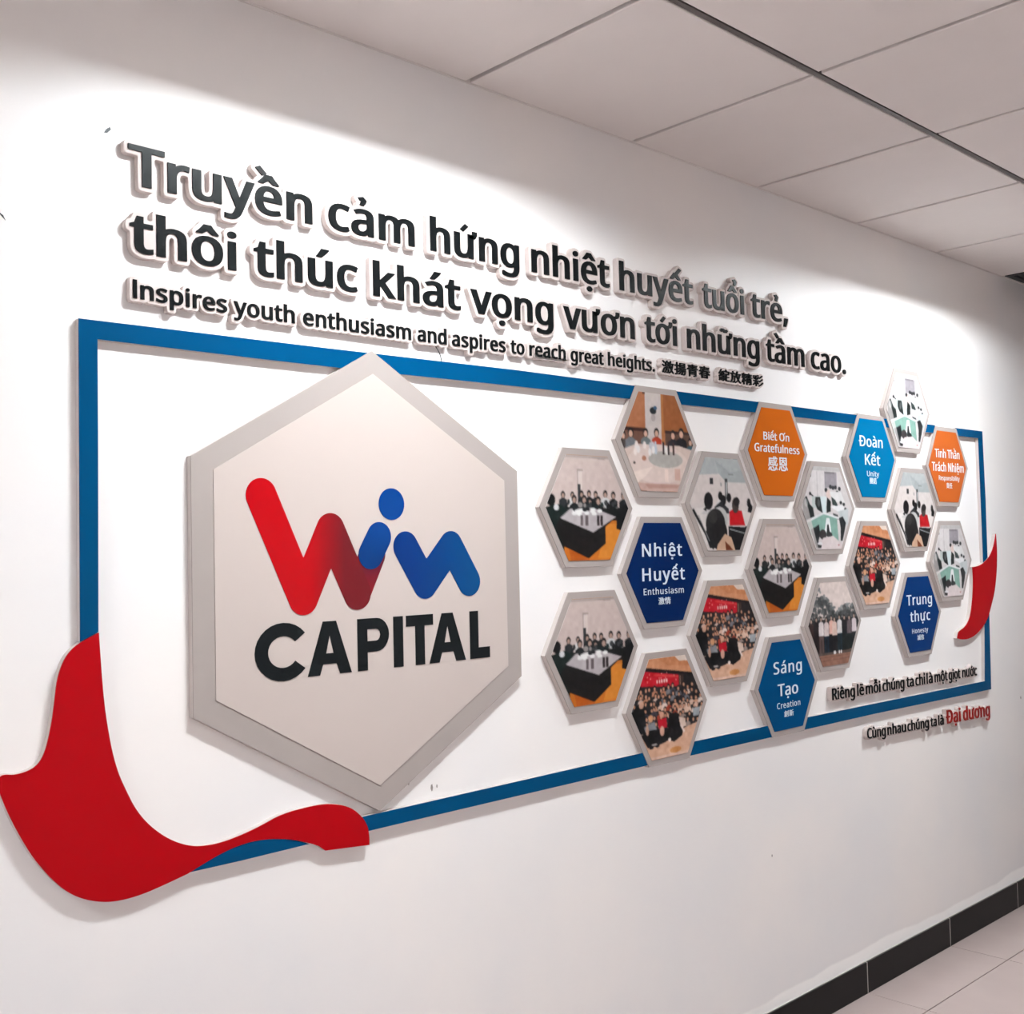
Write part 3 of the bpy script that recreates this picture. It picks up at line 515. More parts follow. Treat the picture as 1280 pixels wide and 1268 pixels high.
def dilated_outline(letters, off, h=0.0013):
    """outline of everything within `off` of the letters (the contour-cut backing board of a word)"""
    pts = [p for _, g in letters for grp in g for s in grp for p in s]
    X0 = min(p[0] for p in pts) - off - 3 * h; X1 = max(p[0] for p in pts) + off + 3 * h
    Z0 = min(p[1] for p in pts) - off - 3 * h; Z1 = max(p[1] for p in pts) + off + 3 * h
    nx = int((X1 - X0) / h) + 2; nz = int((Z1 - Z0) / h) + 2
    D = np.full((nx, nz), 1.0)
    for _, g in letters:
        for grp in g:
            for s in grp:
                A = np.array(s); B = np.roll(A, -1, axis=0)
                i0 = max(0, int((A[:, 0].min() - off - 2 * h - X0) / h)); i1 = min(nx, int((A[:, 0].max() + off + 2 * h - X0) / h) + 2)
                j0 = max(0, int((A[:, 1].min() - off - 2 * h - Z0) / h)); j1 = min(nz, int((A[:, 1].max() + off + 2 * h - Z0) / h) + 2)
                gx = X0 + np.arange(i0, i1) * h; gz = Z0 + np.arange(j0, j1) * h
                PX = gx[:, None, None]; PZ = gz[None, :, None]
                d = B - A; L2 = (d ** 2).sum(1) + 1e-12
                t = ((PX - A[:, 0]) * d[:, 0] + (PZ - A[:, 1]) * d[:, 1]) / L2
                t = np.clip(t, 0, 1)
                q = ((PX - A[:, 0] - t * d[:, 0]) ** 2 + (PZ - A[:, 1] - t * d[:, 1]) ** 2).min(axis=2)
                D[i0:i1, j0:j1] = np.minimum(D[i0:i1, j0:j1], np.sqrt(q))
    V = off - D                                        # positive inside
    loops = march(V, X0, Z0, h, h)
    out = []
    loops = [l for l in loops if len(l) > 8]
    sign = area(max(loops, key=lambda l: abs(area(l))))
    for l in loops:
        if area(l) * sign < 0: continue                # pinholes are filled
        a = np.array(l)
        for _ in range(2): a = 0.5 * a + 0.25 * (np.roll(a, 1, 0) + np.roll(a, -1, 0))
        keep = thin(a, 0.00012)
        out.append(keep)
    return out

# ------------------------------------------------------------------ setting
X0R, X1R, YR, ZC = -1.8665, 7.7335, -2.971, 2.60
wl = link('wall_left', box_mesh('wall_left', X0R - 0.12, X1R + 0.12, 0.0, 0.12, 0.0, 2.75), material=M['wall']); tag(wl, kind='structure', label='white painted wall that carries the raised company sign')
wr = link('wall_right', box_mesh('wall_right', X0R - 0.12, X1R + 0.12, YR - 0.12, YR, 0.0, 2.75), material=M['wall_other']); tag(wr, kind='structure')
wf = link('wall_far', box_mesh('wall_far', X1R, X1R + 0.12, YR, 0.0, 0.0, 2.75), material=M['wall_other']); tag(wf, kind='structure')
wn = link('wall_near', box_mesh('wall_near', X0R - 0.12, X0R, YR, 0.0, 0.0, 2.75), material=M['wall_other']); tag(wn, kind='structure')

# floor: 60 cm tiles with recessed joints; first row by the wall is a cut strip
fl = link('floor', box_mesh('floor', X0R - 0.12, X1R + 0.12, YR - 0.12, 0.12, -0.1, -0.004), material=M['floor_gap']); tag(fl, kind='structure', label='floor of large pale pinkish tiles with thin dark joints')
yb = [-0.012, -0.219, -0.819, -1.419, -2.019, -2.619, YR]
tiles_cache = {}
for k in range(-9, 8):
    xa = 3.4135 + 0.6 * k
    for j in range(6):
        a, b = max(xa, X0R), min(xa + 0.6, X1R)
        if b - a < 0.02: continue
        key = (round(b - a, 3), j)
        if key not in tiles_cache:
            me = box_mesh('floor_tile', 0.0016, b - a - 0.0016, yb[j + 1] - yb[j] + 0.0018, -0.0018, -0.004, 0.0)
            me.materials.append(M['floor']); tiles_cache[key] = me
        o = link('floor_tile', tiles_cache[key], fl, (a, yb[j], 0))

# skirting: black 60 cm tiles with white joints
bb = link('baseboard_left', box_mesh('baseboard_left', X0R, X1R, -0.0115, 0.0, 0.0, 0.0995), material=M['grout']); tag(bb, kind='structure', label='black tiled skirting with white joints along the sign wall')
for k in range(-9, 8):
    xa = 3.4135 + 0.6 * k; a, b = max(xa, X0R), min(xa + 0.6, X1R)
    if b - a < 0.02: continue
    key = ('b', round(b - a, 3))
    if key not in tiles_cache:
        me = box_mesh('skirting_tile', 0.0032, b - a - 0.0032, -0.0035, 0.0025, 0.0, 0.1005)
        me.materials.append(M['base']); tiles_cache[key] = me
    link('skirting_tile', tiles_cache[key], bb, (a, -0.009, 0))

# ceiling: 60 cm tiles; a visible runner 57 cm from the wall and narrow dark gaps across
LIGHTS = [-0.965, 1.435, 3.835]
FIXTURES = [(x, -0.871) for x in LIGHTS]
ye = [0.0, -0.571, -1.171, -1.771, -2.371, YR]
boxes = [(X0R - 0.12, X1R + 0.12, YR - 0.12, 0.12, 2.86, 2.95)]
ce = link('ceiling', join_boxes('ceiling', boxes), material=M['plenum']); tag(ce, kind='structure', label='suspended ceiling of pinkish grey square tiles')
for k in range(16):
    a = X0R + 0.6 * k + 0.0008; a = -1.865 + 0.6 * k
    for j in range(5):
        cx = a + 0.3
        if any(abs(cx - fx) < 0.05 and ye[j + 1] < fy < ye[j] for fx, fy in FIXTURES): continue
        if j == 0 and abs(cx - 5.035) < 0.05: continue
        key = ('c', j)
        if key not in tiles_cache:
            top = ye[j]; bot = ye[j + 1]
            t0 = top - (0.0035 if j == 0 else 0.011); t1 = bot + 0.011
            w0, w1 = 0.0075, 0.5925
            e = 0.002                                   # bevelled lower edge
            v = [(w0 + e, t0 - e, 0), (w1 - e, t0 - e, 0), (w1 - e, t1 + e, 0), (w0 + e, t1 + e, 0),
                 (w0, t0, e), (w1, t0, e), (w1, t1, e), (w0, t1, e), (w0, t0, .015), (w1, t0, .015), (w1, t1, .015), (w0, t1, .015)]
            f = [(0, 1, 2, 3), (0, 4, 5, 1), (1, 5, 6, 2), (2, 6, 7, 3), (3, 7, 4, 0), (4, 8, 9, 5), (5, 9, 10, 6), (6, 10, 11, 7), (7, 11, 8, 4), (8, 11, 10, 9)]
            v = [(x, y - top, z) for x, y, z in v]
            me = bpy.data.meshes.new('ceiling_tile'); me.from_pydata(v, [], f); me.update()
            me.materials.append(M['tile']); tiles_cache[key] = me
        link('ceiling_tile', tiles_cache[key], ce, (a, ye[j], ZC))
# runners between the rows and cross tees recessed above the gaps
for j in range(1, 5):
    o = link('runner', join_boxes('runner', [(X0R, X1R, ye[j] - 0.0065, ye[j] + 0.0065, ZC + 0.001, ZC + 0.03), (X0R, X1R, ye[j] - 0.012, ye[j] + 0.012, ZC + 0.016, ZC + 0.018)]), ce, material=M['tee'])
for k in range(1, 16):
    o = link('cross_tee', box_mesh('cross_tee', -0.014, 0.014, YR, 0.0, ZC + 0.022, ZC + 0.025), ce, (-1.865 + 0.6 * k, 0, 0), material=M['plenum'])
tr = link('trim_1', join_boxes('trim_1', [(X0R, X1R, -0.0034, -0.0003, ZC - 0.002, ZC + 0.02)]), material=M['tile']); tag(tr, kind='structure', label='thin edge strip where the ceiling meets the sign wall')

# recessed fluorescent ceiling lights (all just outside the frame, seen as light and glints)
def cyl(name, x0, x1, y, z, r, n=12):
    v = []; f = []
    for x in (x0, x1):
        v += [(x, y + r * math.cos(2 * math.pi * i / n), z + r * math.sin(2 * math.pi * i / n)) for i in range(n)]
    f = [(i, (i + 1) % n, n + (i + 1) % n, n + i) for i in range(n)] + [tuple(range(n))[::-1], tuple(range(n, 2 * n))]
    me = bpy.data.meshes.new(name); me.from_pydata(v, [], f); me.update(); return me

def make_light():
    r = empty('ceiling_light', (0, 0, ZC))
    s = 0.296; H = 0.18
    link('housing', join_boxes('housing', [(-s, s, -s, s, H, H + .004), (-s, -s + .004, -s, s, 0, H), (s - .004, s, -s, s, 0, H), (-s + .004, s - .004, -s, -s + .004, 0, H), (-s + .004, s - .004, s - .004, s, 0, H)]), r, material=M['white_metal'])
    for yy in (-0.035, 0.035):
        link('tube', cyl('tube', -0.27, 0.27, yy, 0.130, 0.014), r, material=M['lamp'])
    link('louvre', join_boxes('louvre', [(x - .001, x + .001, -s + .005, s - .005, 0.002, 0.042) for x in (-0.27, -0.09, 0.09, 0.27)]), r, material=M['louvre'])
    return r
def copy_tree(o, parent=None):
    c = o.copy(); COL.objects.link(c)
    if parent: c.parent = parent
    for ch in list(o.children): copy_tree(ch, c)
    return c
L0 = make_light(); first = True
for i, (x, yy) in enumerate(FIXTURES):
    o = L0 if first else copy_tree(L0)
    first = False
    o.location = (x, yy, ZC)
    where = ['near the wall, behind the camera', 'above the left end of the sign', 'above the right end of the sign'][i]
    tag(o, 'square recessed louvre ceiling light %s' % where, 'ceiling light', 'recessed ceiling lights')

# dark slatted panel at the far end of the first ceiling row
gv = empty('dark_ceiling_panel', (5.035, -0.285, ZC)); tag(gv, 'dark slatted panel in the ceiling at the far right edge', 'ceiling_panel')
link('panel_frame', join_boxes('panel_frame', [(-.295, .295, -.275, -.25, 0, .02), (-.295, .295, .25, .275, 0, .02), (-.295, -.27, -.25, .25, 0, .02), (.27, .295, -.25, .25, 0, .02), (-.27, .27, -.25, .25, .045, .05)]), gv, material=M['dark_metal'])
sl = join_boxes('slat', [(-.27, .27, -.008, .008, 0.004, 0.012)]); sl.materials.append(M['dark_metal'])
for i in range(12):
    link('slat', sl, gv, (0, -0.23 + i * 0.042, 0))

# small marks on the wall
pc = link('paint_chip', slab('paint_chip', [[[(0.8495, 2.2614), (0.8555, 2.2625), (0.8625, 2.270), (0.8600, 2.2745), (0.853, 2.2685)]]], 0.0, -0.0012), wl, material=M['dark_metal'])
pc2 = link('paint_chip', slab('paint_chip', [[[(0.664, 2.080), (0.668, 2.075), (0.676, 2.067), (0.672, 2.075)]]], 0.0, -0.0012), wl, material=M['dark_metal'])
chips = [(1.52, 0.985, 0.004), (1.585, 0.964, 0.006), (1.60, 0.965, 0.003), (2.9, .55, .003), (4.75, .83, .005)]
for cx, cz, r in chips:
    link('paint_chip', slab('paint_chip', [[[(cx + r * math.cos(a) * random.Random(cx).uniform(.5, 1), cz + r * 1.4 * math.sin(a)) for a in (0, 1.1, 2.3, 3.3, 4.6, 5.4)]]], 0.0, -0.0006), wl, material=M['frost'])
# ------------------------------------------------------------------ the sign: blue frame in cut lengths
R6 = 0.1748
def to_depth(p, d_old, d_new):
    k = (1.949 - d_new) / (1.949 - d_old)
    return (p[0] * k, 1.482 + (p[1] - 1.482) * k)
HEX = {'A1': (2.0936, 1.5914), 'B': (2.3803, 1.7729), 'NH': (2.3893, 1.4197), 'A2': (2.1009, 1.2289), 'D1': (2.3937, 1.0553), 'D2': (2.6757, 1.2392),
       'C1': (2.6674, 1.6085), 'GR': (2.9583, 1.7728), 'A3': (2.9634, 1.4164), 'G1': (3.2387, 1.6034), 'DK': (3.5417, 1.7781), 'G2': (3.8068, 1.9601),
       'TT': (4.1088, 1.7699), 'C2': (3.8357, 1.6041), 'D3': (3.54, 1.412), 'G3': (4.1108, 1.414), 'TH': (3.8378, 1.2284), 'O': (3.2563, 1.2288), 'ST': (2.9735, 1.058)}
HEX = {k: to_depth(v, 0.025, 0.0165) for k, v in HEX.items()}
def hex_x(name, side, z):
    cx, cz = HEX[name]; return cx + side * (R6 + 0.0006 - abs(z - cz) / math.sqrt(3))
BX, BZ, BR = *to_depth((1.4233, 1.4325), 0.025, 0.0165), 0.4905
def big_x(side, z):
    dz = abs(z - BZ); return BX + side * (BR - dz + 0.0006) * math.sqrt(3)
def pl(pts, x):
    for (x0, z0), (x1, z1) in zip(pts, pts[1:]):
        if x0 <= x <= x1: return z0 + (z1 - z0) * (x - x0) / (x1 - x0)
    return pts[-1][1] if x > pts[-1][0] else pts[0][1]
TO = [(0.7937, 1.911), (1.30, 1.9155), (1.86, 1.9225), (2.3, 1.9225), (3.1, 1.9235), (4.442, 1.925)]
TI = [(0.827, 1.878), (1.3, 1.8768), (1.86, 1.883), (2.25, 1.885), (3.0, 1.891), (4.405, 1.8955)]
BO = [(0.7926, 0.903), (0.9847, 0.9034), (1.48, 0.9065), (2.3, 0.909), (3.5, 0.9072), (4.4295, 0.898)]
BI = [(0.826, 0.935), (1.39, 0.9375), (2.4, 0.945), (3.12, 0.9435), (4.378, 0.935)]
FD = lambda p: to_depth(p, 0.018, 0.0155)
TO, TI, BO, BI = [[FD(p) for p in q] for q in (TO, TI, BO, BI)]
def cut(fa, lo, hi, f):
    """x where a slanting boundary meets the bar edge, iterated"""
    x = fa
    for _ in range(4): x = f(pl(lo, x))
    return x
def bar(outer, inner, left, right):
    """left/right: functions z -> x or fixed pairs (x_outer, x_inner)"""
    def ends(e):
        if isinstance(e, tuple): return e
        return (cut(e(1.9) if outer is TO else e(0.92), outer, None, e), cut(e(1.9) if outer is TO else e(0.92), inner, None, e))
    lo, li = ends(left); ro, ri = ends(right)
    po = [(lo, pl(outer, lo))] + [p for p in outer if lo + .01 < p[0] < ro - .01] + [(ro, pl(outer, ro))]
    pi_ = [(li, pl(inner, li))] + [p for p in inner if li + .01 < p[0] < ri - .01] + [(ri, pl(inner, ri))]
    return po + pi_[::-1]
pieces = []
# upper left corner with the left upright
def merge_corner():
    lo = cut(big_x(-1, 1.9), TO, None, lambda z: big_x(-1, z)); li = cut(big_x(-1, 1.9), TI, None, lambda z: big_x(-1, z))
    return [FD(p) for p in [(0.7926, 1.3445), (0.7933, 1.6825), (0.7937, 1.911), (1.30, 1.9155)]] + [(lo, pl(TO, lo)), (li, pl(TI, li))] + [FD(p) for p in [(1.15, 1.8768), (0.827, 1.878), (0.8267, 1.6841), (0.8248, 1.3592)]]
pieces.append(merge_corner())
pieces.append(bar(TO, TI, lambda z: big_x(1, z), lambda z: hex_x('B', -1, z)))
pieces.append(bar(TO, TI, lambda z: hex_x('B', 1, z), lambda z: hex_x('GR', -1, z)))
pieces.append(bar(TO, TI, lambda z: hex_x('GR', 1, z), lambda z: hex_x('DK', -1, z)))
pieces.append(bar(TO, TI, lambda z: hex_x('DK', 1, z), lambda z: hex_x('G2', -1, z)))
pieces.append(bar(TO, TI, lambda z: hex_x('G2', 1, z), lambda z: hex_x('TT', -1, z)))
a = cut(4.2, TO, None, lambda z: hex_x('TT', 1, z)); b = cut(4.2, TI, None, lambda z: hex_x('TT', 1, z))
pieces.append([(a, pl(TO, a))] + [FD(p) for p in [(4.442, 1.925), (4.4475, 1.65), (4.4440, 1.4195), (4.406, 1.4018), (4.406, 1.65), (4.405, 1.8955)]] + [(b, pl(TI, b))])
a = cut(3.05, BO, None, lambda z: hex_x('ST', 1, z)); b = cut(3.05, BI, None, lambda z: hex_x('ST', 1, z))
pieces.append([FD(p) for p in [(4.397, 1.1605), (4.4395, 1.2025), (4.4295, 0.898), (3.5, 0.9072)]] + [(a, pl(BO, a)), (b, pl(BI, b))] + [FD(p) for p in [(3.12, 0.9435), (4.378, 0.935)]])
pieces.append(bar(BO, BI, lambda z: hex_x('D1', 1, z), lambda z: hex_x('ST', -1, z)))
pieces.append(bar(BO, BI, (1.4005, 1.3855), lambda z: hex_x('D1', -1, z)))
pieces.append([(0.992, 0.9052), (1.0202, 0.9158), (1.0574, 0.9277), (1.0954, 0.9354), (1.1344, 0.937), (1.1742, 0.9322), (1.215, 0.9227), (1.255, 0.9067)] + [(1.1, 0.9048)])
fr = empty('blue_frame', (0.7937, 0.0, 0.90)); tag(fr, 'thick blue rectangular frame running around the whole sign, interrupted by hexagons', 'frame')
for p in pieces:
    if area(p) > 0: p = p[::-1]
    q = [(x - 0.7937, z - 0.90) for x, z in p]
    bk = link('backing_board', slab('backing_board', [[q]], -0.0005, -0.0127), fr, material=M['foam_side'])
    link('blue_face', slab('blue_face', [[q]], -0.0128, -0.0155), bk, material=M['blue'])

def smooth_loop(pts, n=2, sharp=()):
    """corner-cut a closed outline, keeping the listed corners"""
    sharp = set(sharp); P = [(p, i in sharp) for i, p in enumerate(pts)]
    for _ in range(n):
        Q = []
        m = len(P)
        for i in range(m):
            p, s = P[i]; a = P[i - 1][0]; b = P[(i + 1) % m][0]
            if s: Q.append((p, True)); continue
            Q.append(((p[0] * .75 + a[0] * .25, p[1] * .75 + a[1] * .25), False)); Q.append(((p[0] * .75 + b[0] * .25, p[1] * .75 + b[1] * .25), False))
        P = Q
    return [p for p, _ in P]

FLAME = [(0.8243, 1.358), (0.7861, 1.3408), (0.7673, 1.3232), (0.7574, 1.3035), (0.7506, 1.2812), (0.7469, 1.251), (0.7432, 1.221), (0.7374, 1.1913), (0.7298, 1.1621), (0.7187, 1.1436), (0.7024, 1.1351), (0.6805, 1.1319), (0.6661, 1.1351), (0.6575, 1.134), (0.6528, 1.1250), (0.6551, 1.1089), (0.6706, 1.0672), (0.6897, 1.0268), (0.7091, 0.9909), (0.7336, 0.956), (0.7612, 0.9249), (0.7894, 0.9044), (0.8261, 0.8899), (0.8584, 0.8851), (0.8972, 0.8868), (0.937, 0.8939), (0.9869, 0.9048), (1.0202, 0.917), (1.0574, 0.9289), (1.0954, 0.9366), (1.1344, 0.9382), (1.1742, 0.9334), (1.215, 0.9239), (1.2581, 0.9067), (1.2722, 0.9004), (1.2885, 0.8876), (1.398, 0.8777), (1.3984, 0.895), (1.3935, 0.9208), (1.3749, 0.9458), (1.3452, 0.9675), (1.3011, 0.9799), (1.258, 0.9824), (1.1885, 0.9786), (1.1413, 0.9638), (1.0957, 0.9535), (1.0576, 0.9484), (1.0267, 0.9483), (0.9965, 0.9531), (0.9669, 0.9659), (0.9379, 0.985), (0.9096, 1.0116), (0.8874, 1.0421), (0.8711, 1.0765), (0.8576, 1.1076), (0.847, 1.1459), (0.8392, 1.1888), (0.8326, 1.2367), (0.8282, 1.2948)]
FLAME2 = [(4.5239, 1.5137), (4.512, 1.4857), (4.4896, 1.4505), (4.4602, 1.4257), (4.4292, 1.4101), (4.3944, 1.3969), (4.3531, 1.3881), (4.2994, 1.385), (4.3023, 1.3301), (4.2894, 1.2648), (4.2739, 1.2169), (4.2542, 1.184), (4.2194, 1.1593), (4.1642, 1.1451), (4.1536, 1.1395), (4.1457, 1.1185), (4.183, 1.1111), (4.2372, 1.11), (4.2932, 1.1182), (4.3506, 1.139), (4.3994, 1.1656), (4.4306, 1.1938), (4.4578, 1.2324), (4.4915, 1.2814), (4.5180, 1.36), (4.5276, 1.4245), (4.5284, 1.4755)]
def flame(pts, sharp, label):
    q = [to_depth(p, 0.021, 0.0165) for p in smooth_loop(pts, 2, sharp)]
    if area(q) > 0: q = q[::-1]
    x0 = min(p[0] for p in q); z0 = min(p[1] for p in q)
    q = [(x - x0, z - z0) for x, z in q]
    r = empty('red_flame', (x0, 0, z0)); tag(r, label, 'wall decoration')
    link('backing_board', slab('backing_board', [[q]], -0.0005, -0.0137), r, material=M['foam_side'])
    link('red_face', slab('red_face', [[q]], -0.0138, -0.0165), r, material=M['red'])
    return r
flame(FLAME, (0, 35, 36, 26, 33), 'large curved red flame shape on the lower left corner of the blue frame')
flame(FLAME2, (0, 7, 15), 'small curved red horn shape crossing the right upright of the blue frame')

# ------------------------------------------------------------------ the large hexagon with its emblem
def hexa(cx, cz, R, flat=True):
    a0 = 0 if flat else 30
    return [(cx + R * math.cos(math.radians(a0 - 60 * i)), cz + R * math.sin(math.radians(a0 - 60 * i))) for i in range(6)]
bh = empty('logo_hexagon', (BX, 0, BZ)); tag(bh, 'very large grey-bordered hexagon with a red and blue emblem over black capitals', 'sign')
link('backing_board', slab('backing_board', [[hexa(0, 0, BR, False)]], -0.0005, -0.0135), bh, material=M['foam_side'])
link('frosted_border', slab('frosted_border', [[hexa(0, 0, BR, False)]], -0.0136, -0.0165, 0.0006), bh, material=M['frost'])
link('cream_panel', slab('cream_panel', [[hexa(0.001, 0.002, 0.4385, False)]], -0.0166, -0.0180), bh, material=M['cream'])

def capsule_path(pts, r, y0, y1, name, colfn, parent, clip=None):
    """a fat round-ended pen path laid flat on the board, tinted along its length"""
    # union by distance field -> outline -> grid of coloured cells
    h = 0.003
    xs = [p[0] for p in pts]; zs = [p[1] for p in pts]
    letters = [('', [[[tuple(p) for p in pts] + [tuple(p) for p in pts[-2:0:-1]]]])]
    if len(pts) == 1: letters = [('', [[[pts[0], (pts[0][0] + 1e-5, pts[0][1])]]])]
    lo = dilated_outline(letters, r, 0.0018)
    lo = [l if area(l) < 0 else l[::-1] for l in lo]
    me = slab(name, [lo], y0, y1)
    ca = me.color_attributes.new('print', 'FLOAT_COLOR', 'CORNER')
    me2 = me
    # finer vertices so that the tint can vary: cut the outline mesh along slanting planes
    import bmesh
    bm = bmesh.new(); bm.from_mesh(me)
    x = min(xs) - r
    while x < max(xs) + r:
        g = bm.verts[:] + bm.edges[:] + bm.faces[:]
        bmesh.ops.bisect_plane(bm, geom=g, plane_co=(x, 0, 0), plane_no=(1, 0, 0)); x += 0.012
    z = min(zs) - r
    while z < max(zs) + r:
        g = bm.verts[:] + bm.edges[:] + bm.faces[:]
        bmesh.ops.bisect_plane(bm, geom=g, plane_co=(0, 0, z), plane_no=(0, 0, 1)); z += 0.02
    bm.to_mesh(me); bm.free()
    ca = me.color_attributes['print']
    cols = []
    for lpn in me.loops:
        v = me.vertices[lpn.vertex_index].co
        c = s2l(colfn(v.x, v.z)); cols += [*c, 1.0]
    ca.data.foreach_set('color', cols)
    return link(name, me, parent, material=M['logo'])

def L_(x, z):
    p = to_depth((x, z), 0.030, 0.0192); return (p[0] - BX, p[1] - BZ)
def lerp3(a, b, t):
    t = min(1, max(0, t)); return tuple(a[i] + (b[i] - a[i]) * t for i in range(3))
RW = 0.0345
capsule_path([L_(1.372, 1.4040), L_(1.4131, 1.485)], 0.0335, -0.0181, -0.0186, 'emblem_stroke', lambda x, z: lerp3((112, 20, 26), (84, 18, 34), (z + .03) / .06), bh)
def col_w(x, z):
    t = (x - (1.262 - BX)) / 0.085
    return lerp3((160, 2, 12), (92, 18, 24), t)
capsule_path([L_(1.1468, 1.6050), L_(1.2401, 1.4000), L_(1.3075, 1.5375), L_(1.372, 1.4040)], RW, -0.0181, -0.0192, 'emblem_stroke', col_w, bh)
blue_t = lambda x, z: lerp3((0, 36, 84), (2, 50, 114), (z + .0) / .12)
capsule_path([L_(1.4075, 1.485), L_(1.4300, 1.522)], 0.0318, -0.0193, -0.0199, 'emblem_stem', blue_t, bh)
capsule_path([L_(1.4652, 1.5922)], 0.0345, -0.0181, -0.0192, 'emblem_dot', blue_t, bh)
capsule_path([L_(1.5014, 1.5001), L_(1.5540, 1.4180), L_(1.6307, 1.5005), L_(1.6826, 1.4185)], 0.0335, -0.0181, -0.0192, 'emblem_stroke',
             lambda x, z: lerp3((0, 38, 98), (0, 60, 108), (x - .1) / .2), bh)

def geo_letters():
    """heavy geometric capitals C A P I T A L, cap height 1 (x, z)"""
    def ring(cx, cz, R, r, a0, a1, sx, n=22):
        o = [(cx + R * sx * math.cos(math.radians(a0 + (a1 - a0) * i / n)), cz + R * math.sin(math.radians(a0 + (a1 - a0) * i / n))) for i in range(n + 1)]
        q = [(cx + r * sx * math.cos(math.radians(a0 + (a1 - a0) * i / n)), cz + r * math.sin(math.radians(a0 + (a1 - a0) * i / n))) for i in range(n + 1)]
        return o, q
    z0 = 1.2420; H = 0.1085
    S = lambda pts: [L_(x, z0 + t * H) for x, t in pts]
    out = []
    o, q = ring(0, 0, 1.0, 0.54, 38, 322, 1.0)
    c = [(1.1915 + x * 0.0640, 1.2960 + y * 0.0575) for x, y in o + q[::-1]]
    out.append(('C', [[L_(*p) for p in c]]))
    def A(x0, x1):
        c = (x0 + x1) / 2; w = x1 - x0
        return [S([(x0, 0), (c - w * .15, 1), (c + w * .15, 1), (x1, 0), (x1 - w * .27, 0), (c + w * .155, .2), (c - w * .155, .2), (x0 + w * .27, 0)]),
                S([(c - w * .085, .40), (c + w * .085, .40), (c, .74)])]
    out.append(('A', A(1.2475, 1.3545)))
    b0, b1 = 1.3700, 1.4520
    bowl = [(b1 - .033 + .033 * math.cos(math.radians(a)), .675 + .325 * math.sin(math.radians(a))) for a in range(90, -91, -15)]
    inn = [(b1 - .034 + .011 * math.cos(math.radians(a)), .675 + .115 * math.sin(math.radians(a))) for a in range(90, -91, -30)]
    out.append(('P', [S([(b0, 0), (b0, 1)] + bowl + [(b0 + .0255, .35), (b0 + .0255, 0)]), S([(b0 + .0255, .79)] + inn + [(b0 + .0255, .56)])]))
    out.append(('I', [S([(1.4640, 0), (1.4640, 1), (1.4900, 1), (1.4900, 0)])]))
    out.append(('T', [S([(1.4985, .78), (1.4985, 1), (1.5740, 1), (1.5740, .78), (1.5495, .78), (1.5495, 0), (1.5235, 0), (1.5235, .78)])]))
    out.append(('A', A(1.5620, 1.6680)))
    out.append(('L', [S([(1.6815, 0), (1.6815, 1), (1.7075, 1), (1.7075, .23), (1.7420, .23), (1.7420, 0)])]))
    return out
for ch, lps in geo_letters():
    link('letter', slab('letter', [lps], -0.0181, -0.0192), bh, material=M['ink'])

# ------------------------------------------------------------------ photographs printed on the small hexagons
class Canvas:
    def __init__(s, W=240, Hh=208, bg=(200, 190, 185)):
        s.W, s.H = W, Hh
        s.a = np.zeros((Hh, W, 3)); s.a[:] = bg
        s.xx, s.yy = np.meshgrid((np.arange(W) + .5) / W, (np.arange(Hh) + .5) / Hh)
    def ell(s, x, y, rx, ry, c, al=1.0):
        m = ((s.xx - x) / rx) ** 2 + ((s.yy - y) / ry) ** 2 < 1
        s.a[m] = s.a[m] * (1 - al) + np.array(c) * al
    def poly(s, pts, c, al=1.0):
        m = np.zeros(s.xx.shape, bool); n = len(pts)
        for i in range(n):
            (x0, y0), (x1, y1) = pts[i], pts[(i + 1) % n]
            if y0 == y1: continue
            cnd = ((y0 > s.yy) != (y1 > s.yy)) & (s.xx < (x1 - x0) * (s.yy - y0) / (y1 - y0) + x0)
            m ^= cnd
        s.a[m] = s.a[m] * (1 - al) + np.array(c) * al
    def rect(s, x0, y0, x1, y1, c, al=1.0): s.poly([(x0, y0), (x1, y0), (x1, y1), (x0, y1)], c, al)
    def line(s, x0, y0, x1, y1, w, c):
        d = math.hypot(x1 - x0, y1 - y0); nx, ny = -(y1 - y0) / d * w, (x1 - x0) / d * w
        s.poly([(x0 + nx, y0 + ny), (x1 + nx, y1 + ny), (x1 - nx, y1 - ny), (x0 - nx, y0 - ny)], c)
    def person(s, x, y, k, body, skin=(205, 165, 145), hair=(22, 20, 22), h=.16, back=False):
        s.poly([(x - .55 * k, y + h), (x - .5 * k, y + .55 * k), (x - .15 * k, y + .33 * k), (x + .15 * k, y + .33 * k), (x + .5 * k, y + .55 * k), (x + .55 * k, y + h)], body)
        s.ell(x, y, .26 * k, .36 * k, hair)
        if not back: s.ell(x, y + .09 * k, .19 * k, .25 * k, skin)

def finish(c, seed, grain=9.0):
    """soften the printed picture slightly and give it photographic grain"""
    rng = np.random.default_rng(seed); a = c.a
    low = rng.normal(0, 1, (c.H // 8 + 2, c.W // 8 + 2))
    yi = np.arange(c.H) / 8; xi = np.arange(c.W) / 8
    y0 = yi.astype(int); x0 = xi.astype(int); ty = (yi - y0)[:, None]; tx = (xi - x0)[None, :]
    L = (low[y0][:, x0] * (1 - tx) + low[y0][:, x0 + 1] * tx) * (1 - ty) + (low[y0 + 1][:, x0] * (1 - tx) + low[y0 + 1][:, x0 + 1] * tx) * ty
    mid = np.repeat(np.repeat(rng.normal(0, 1, (c.H // 3 + 1, c.W // 3 + 1)), 3, 0), 3, 1)[:c.H, :c.W]
    a = a + (L * grain + mid * grain * 0.25)[:, :, None]
    for _ in range(2): a = (a * 2 + np.roll(a, 1, 0) + np.roll(a, -1, 0) + np.roll(a, 1, 1) + np.roll(a, -1, 1)) / 6
    c.a = np.clip(a, 6, 250)
    return c

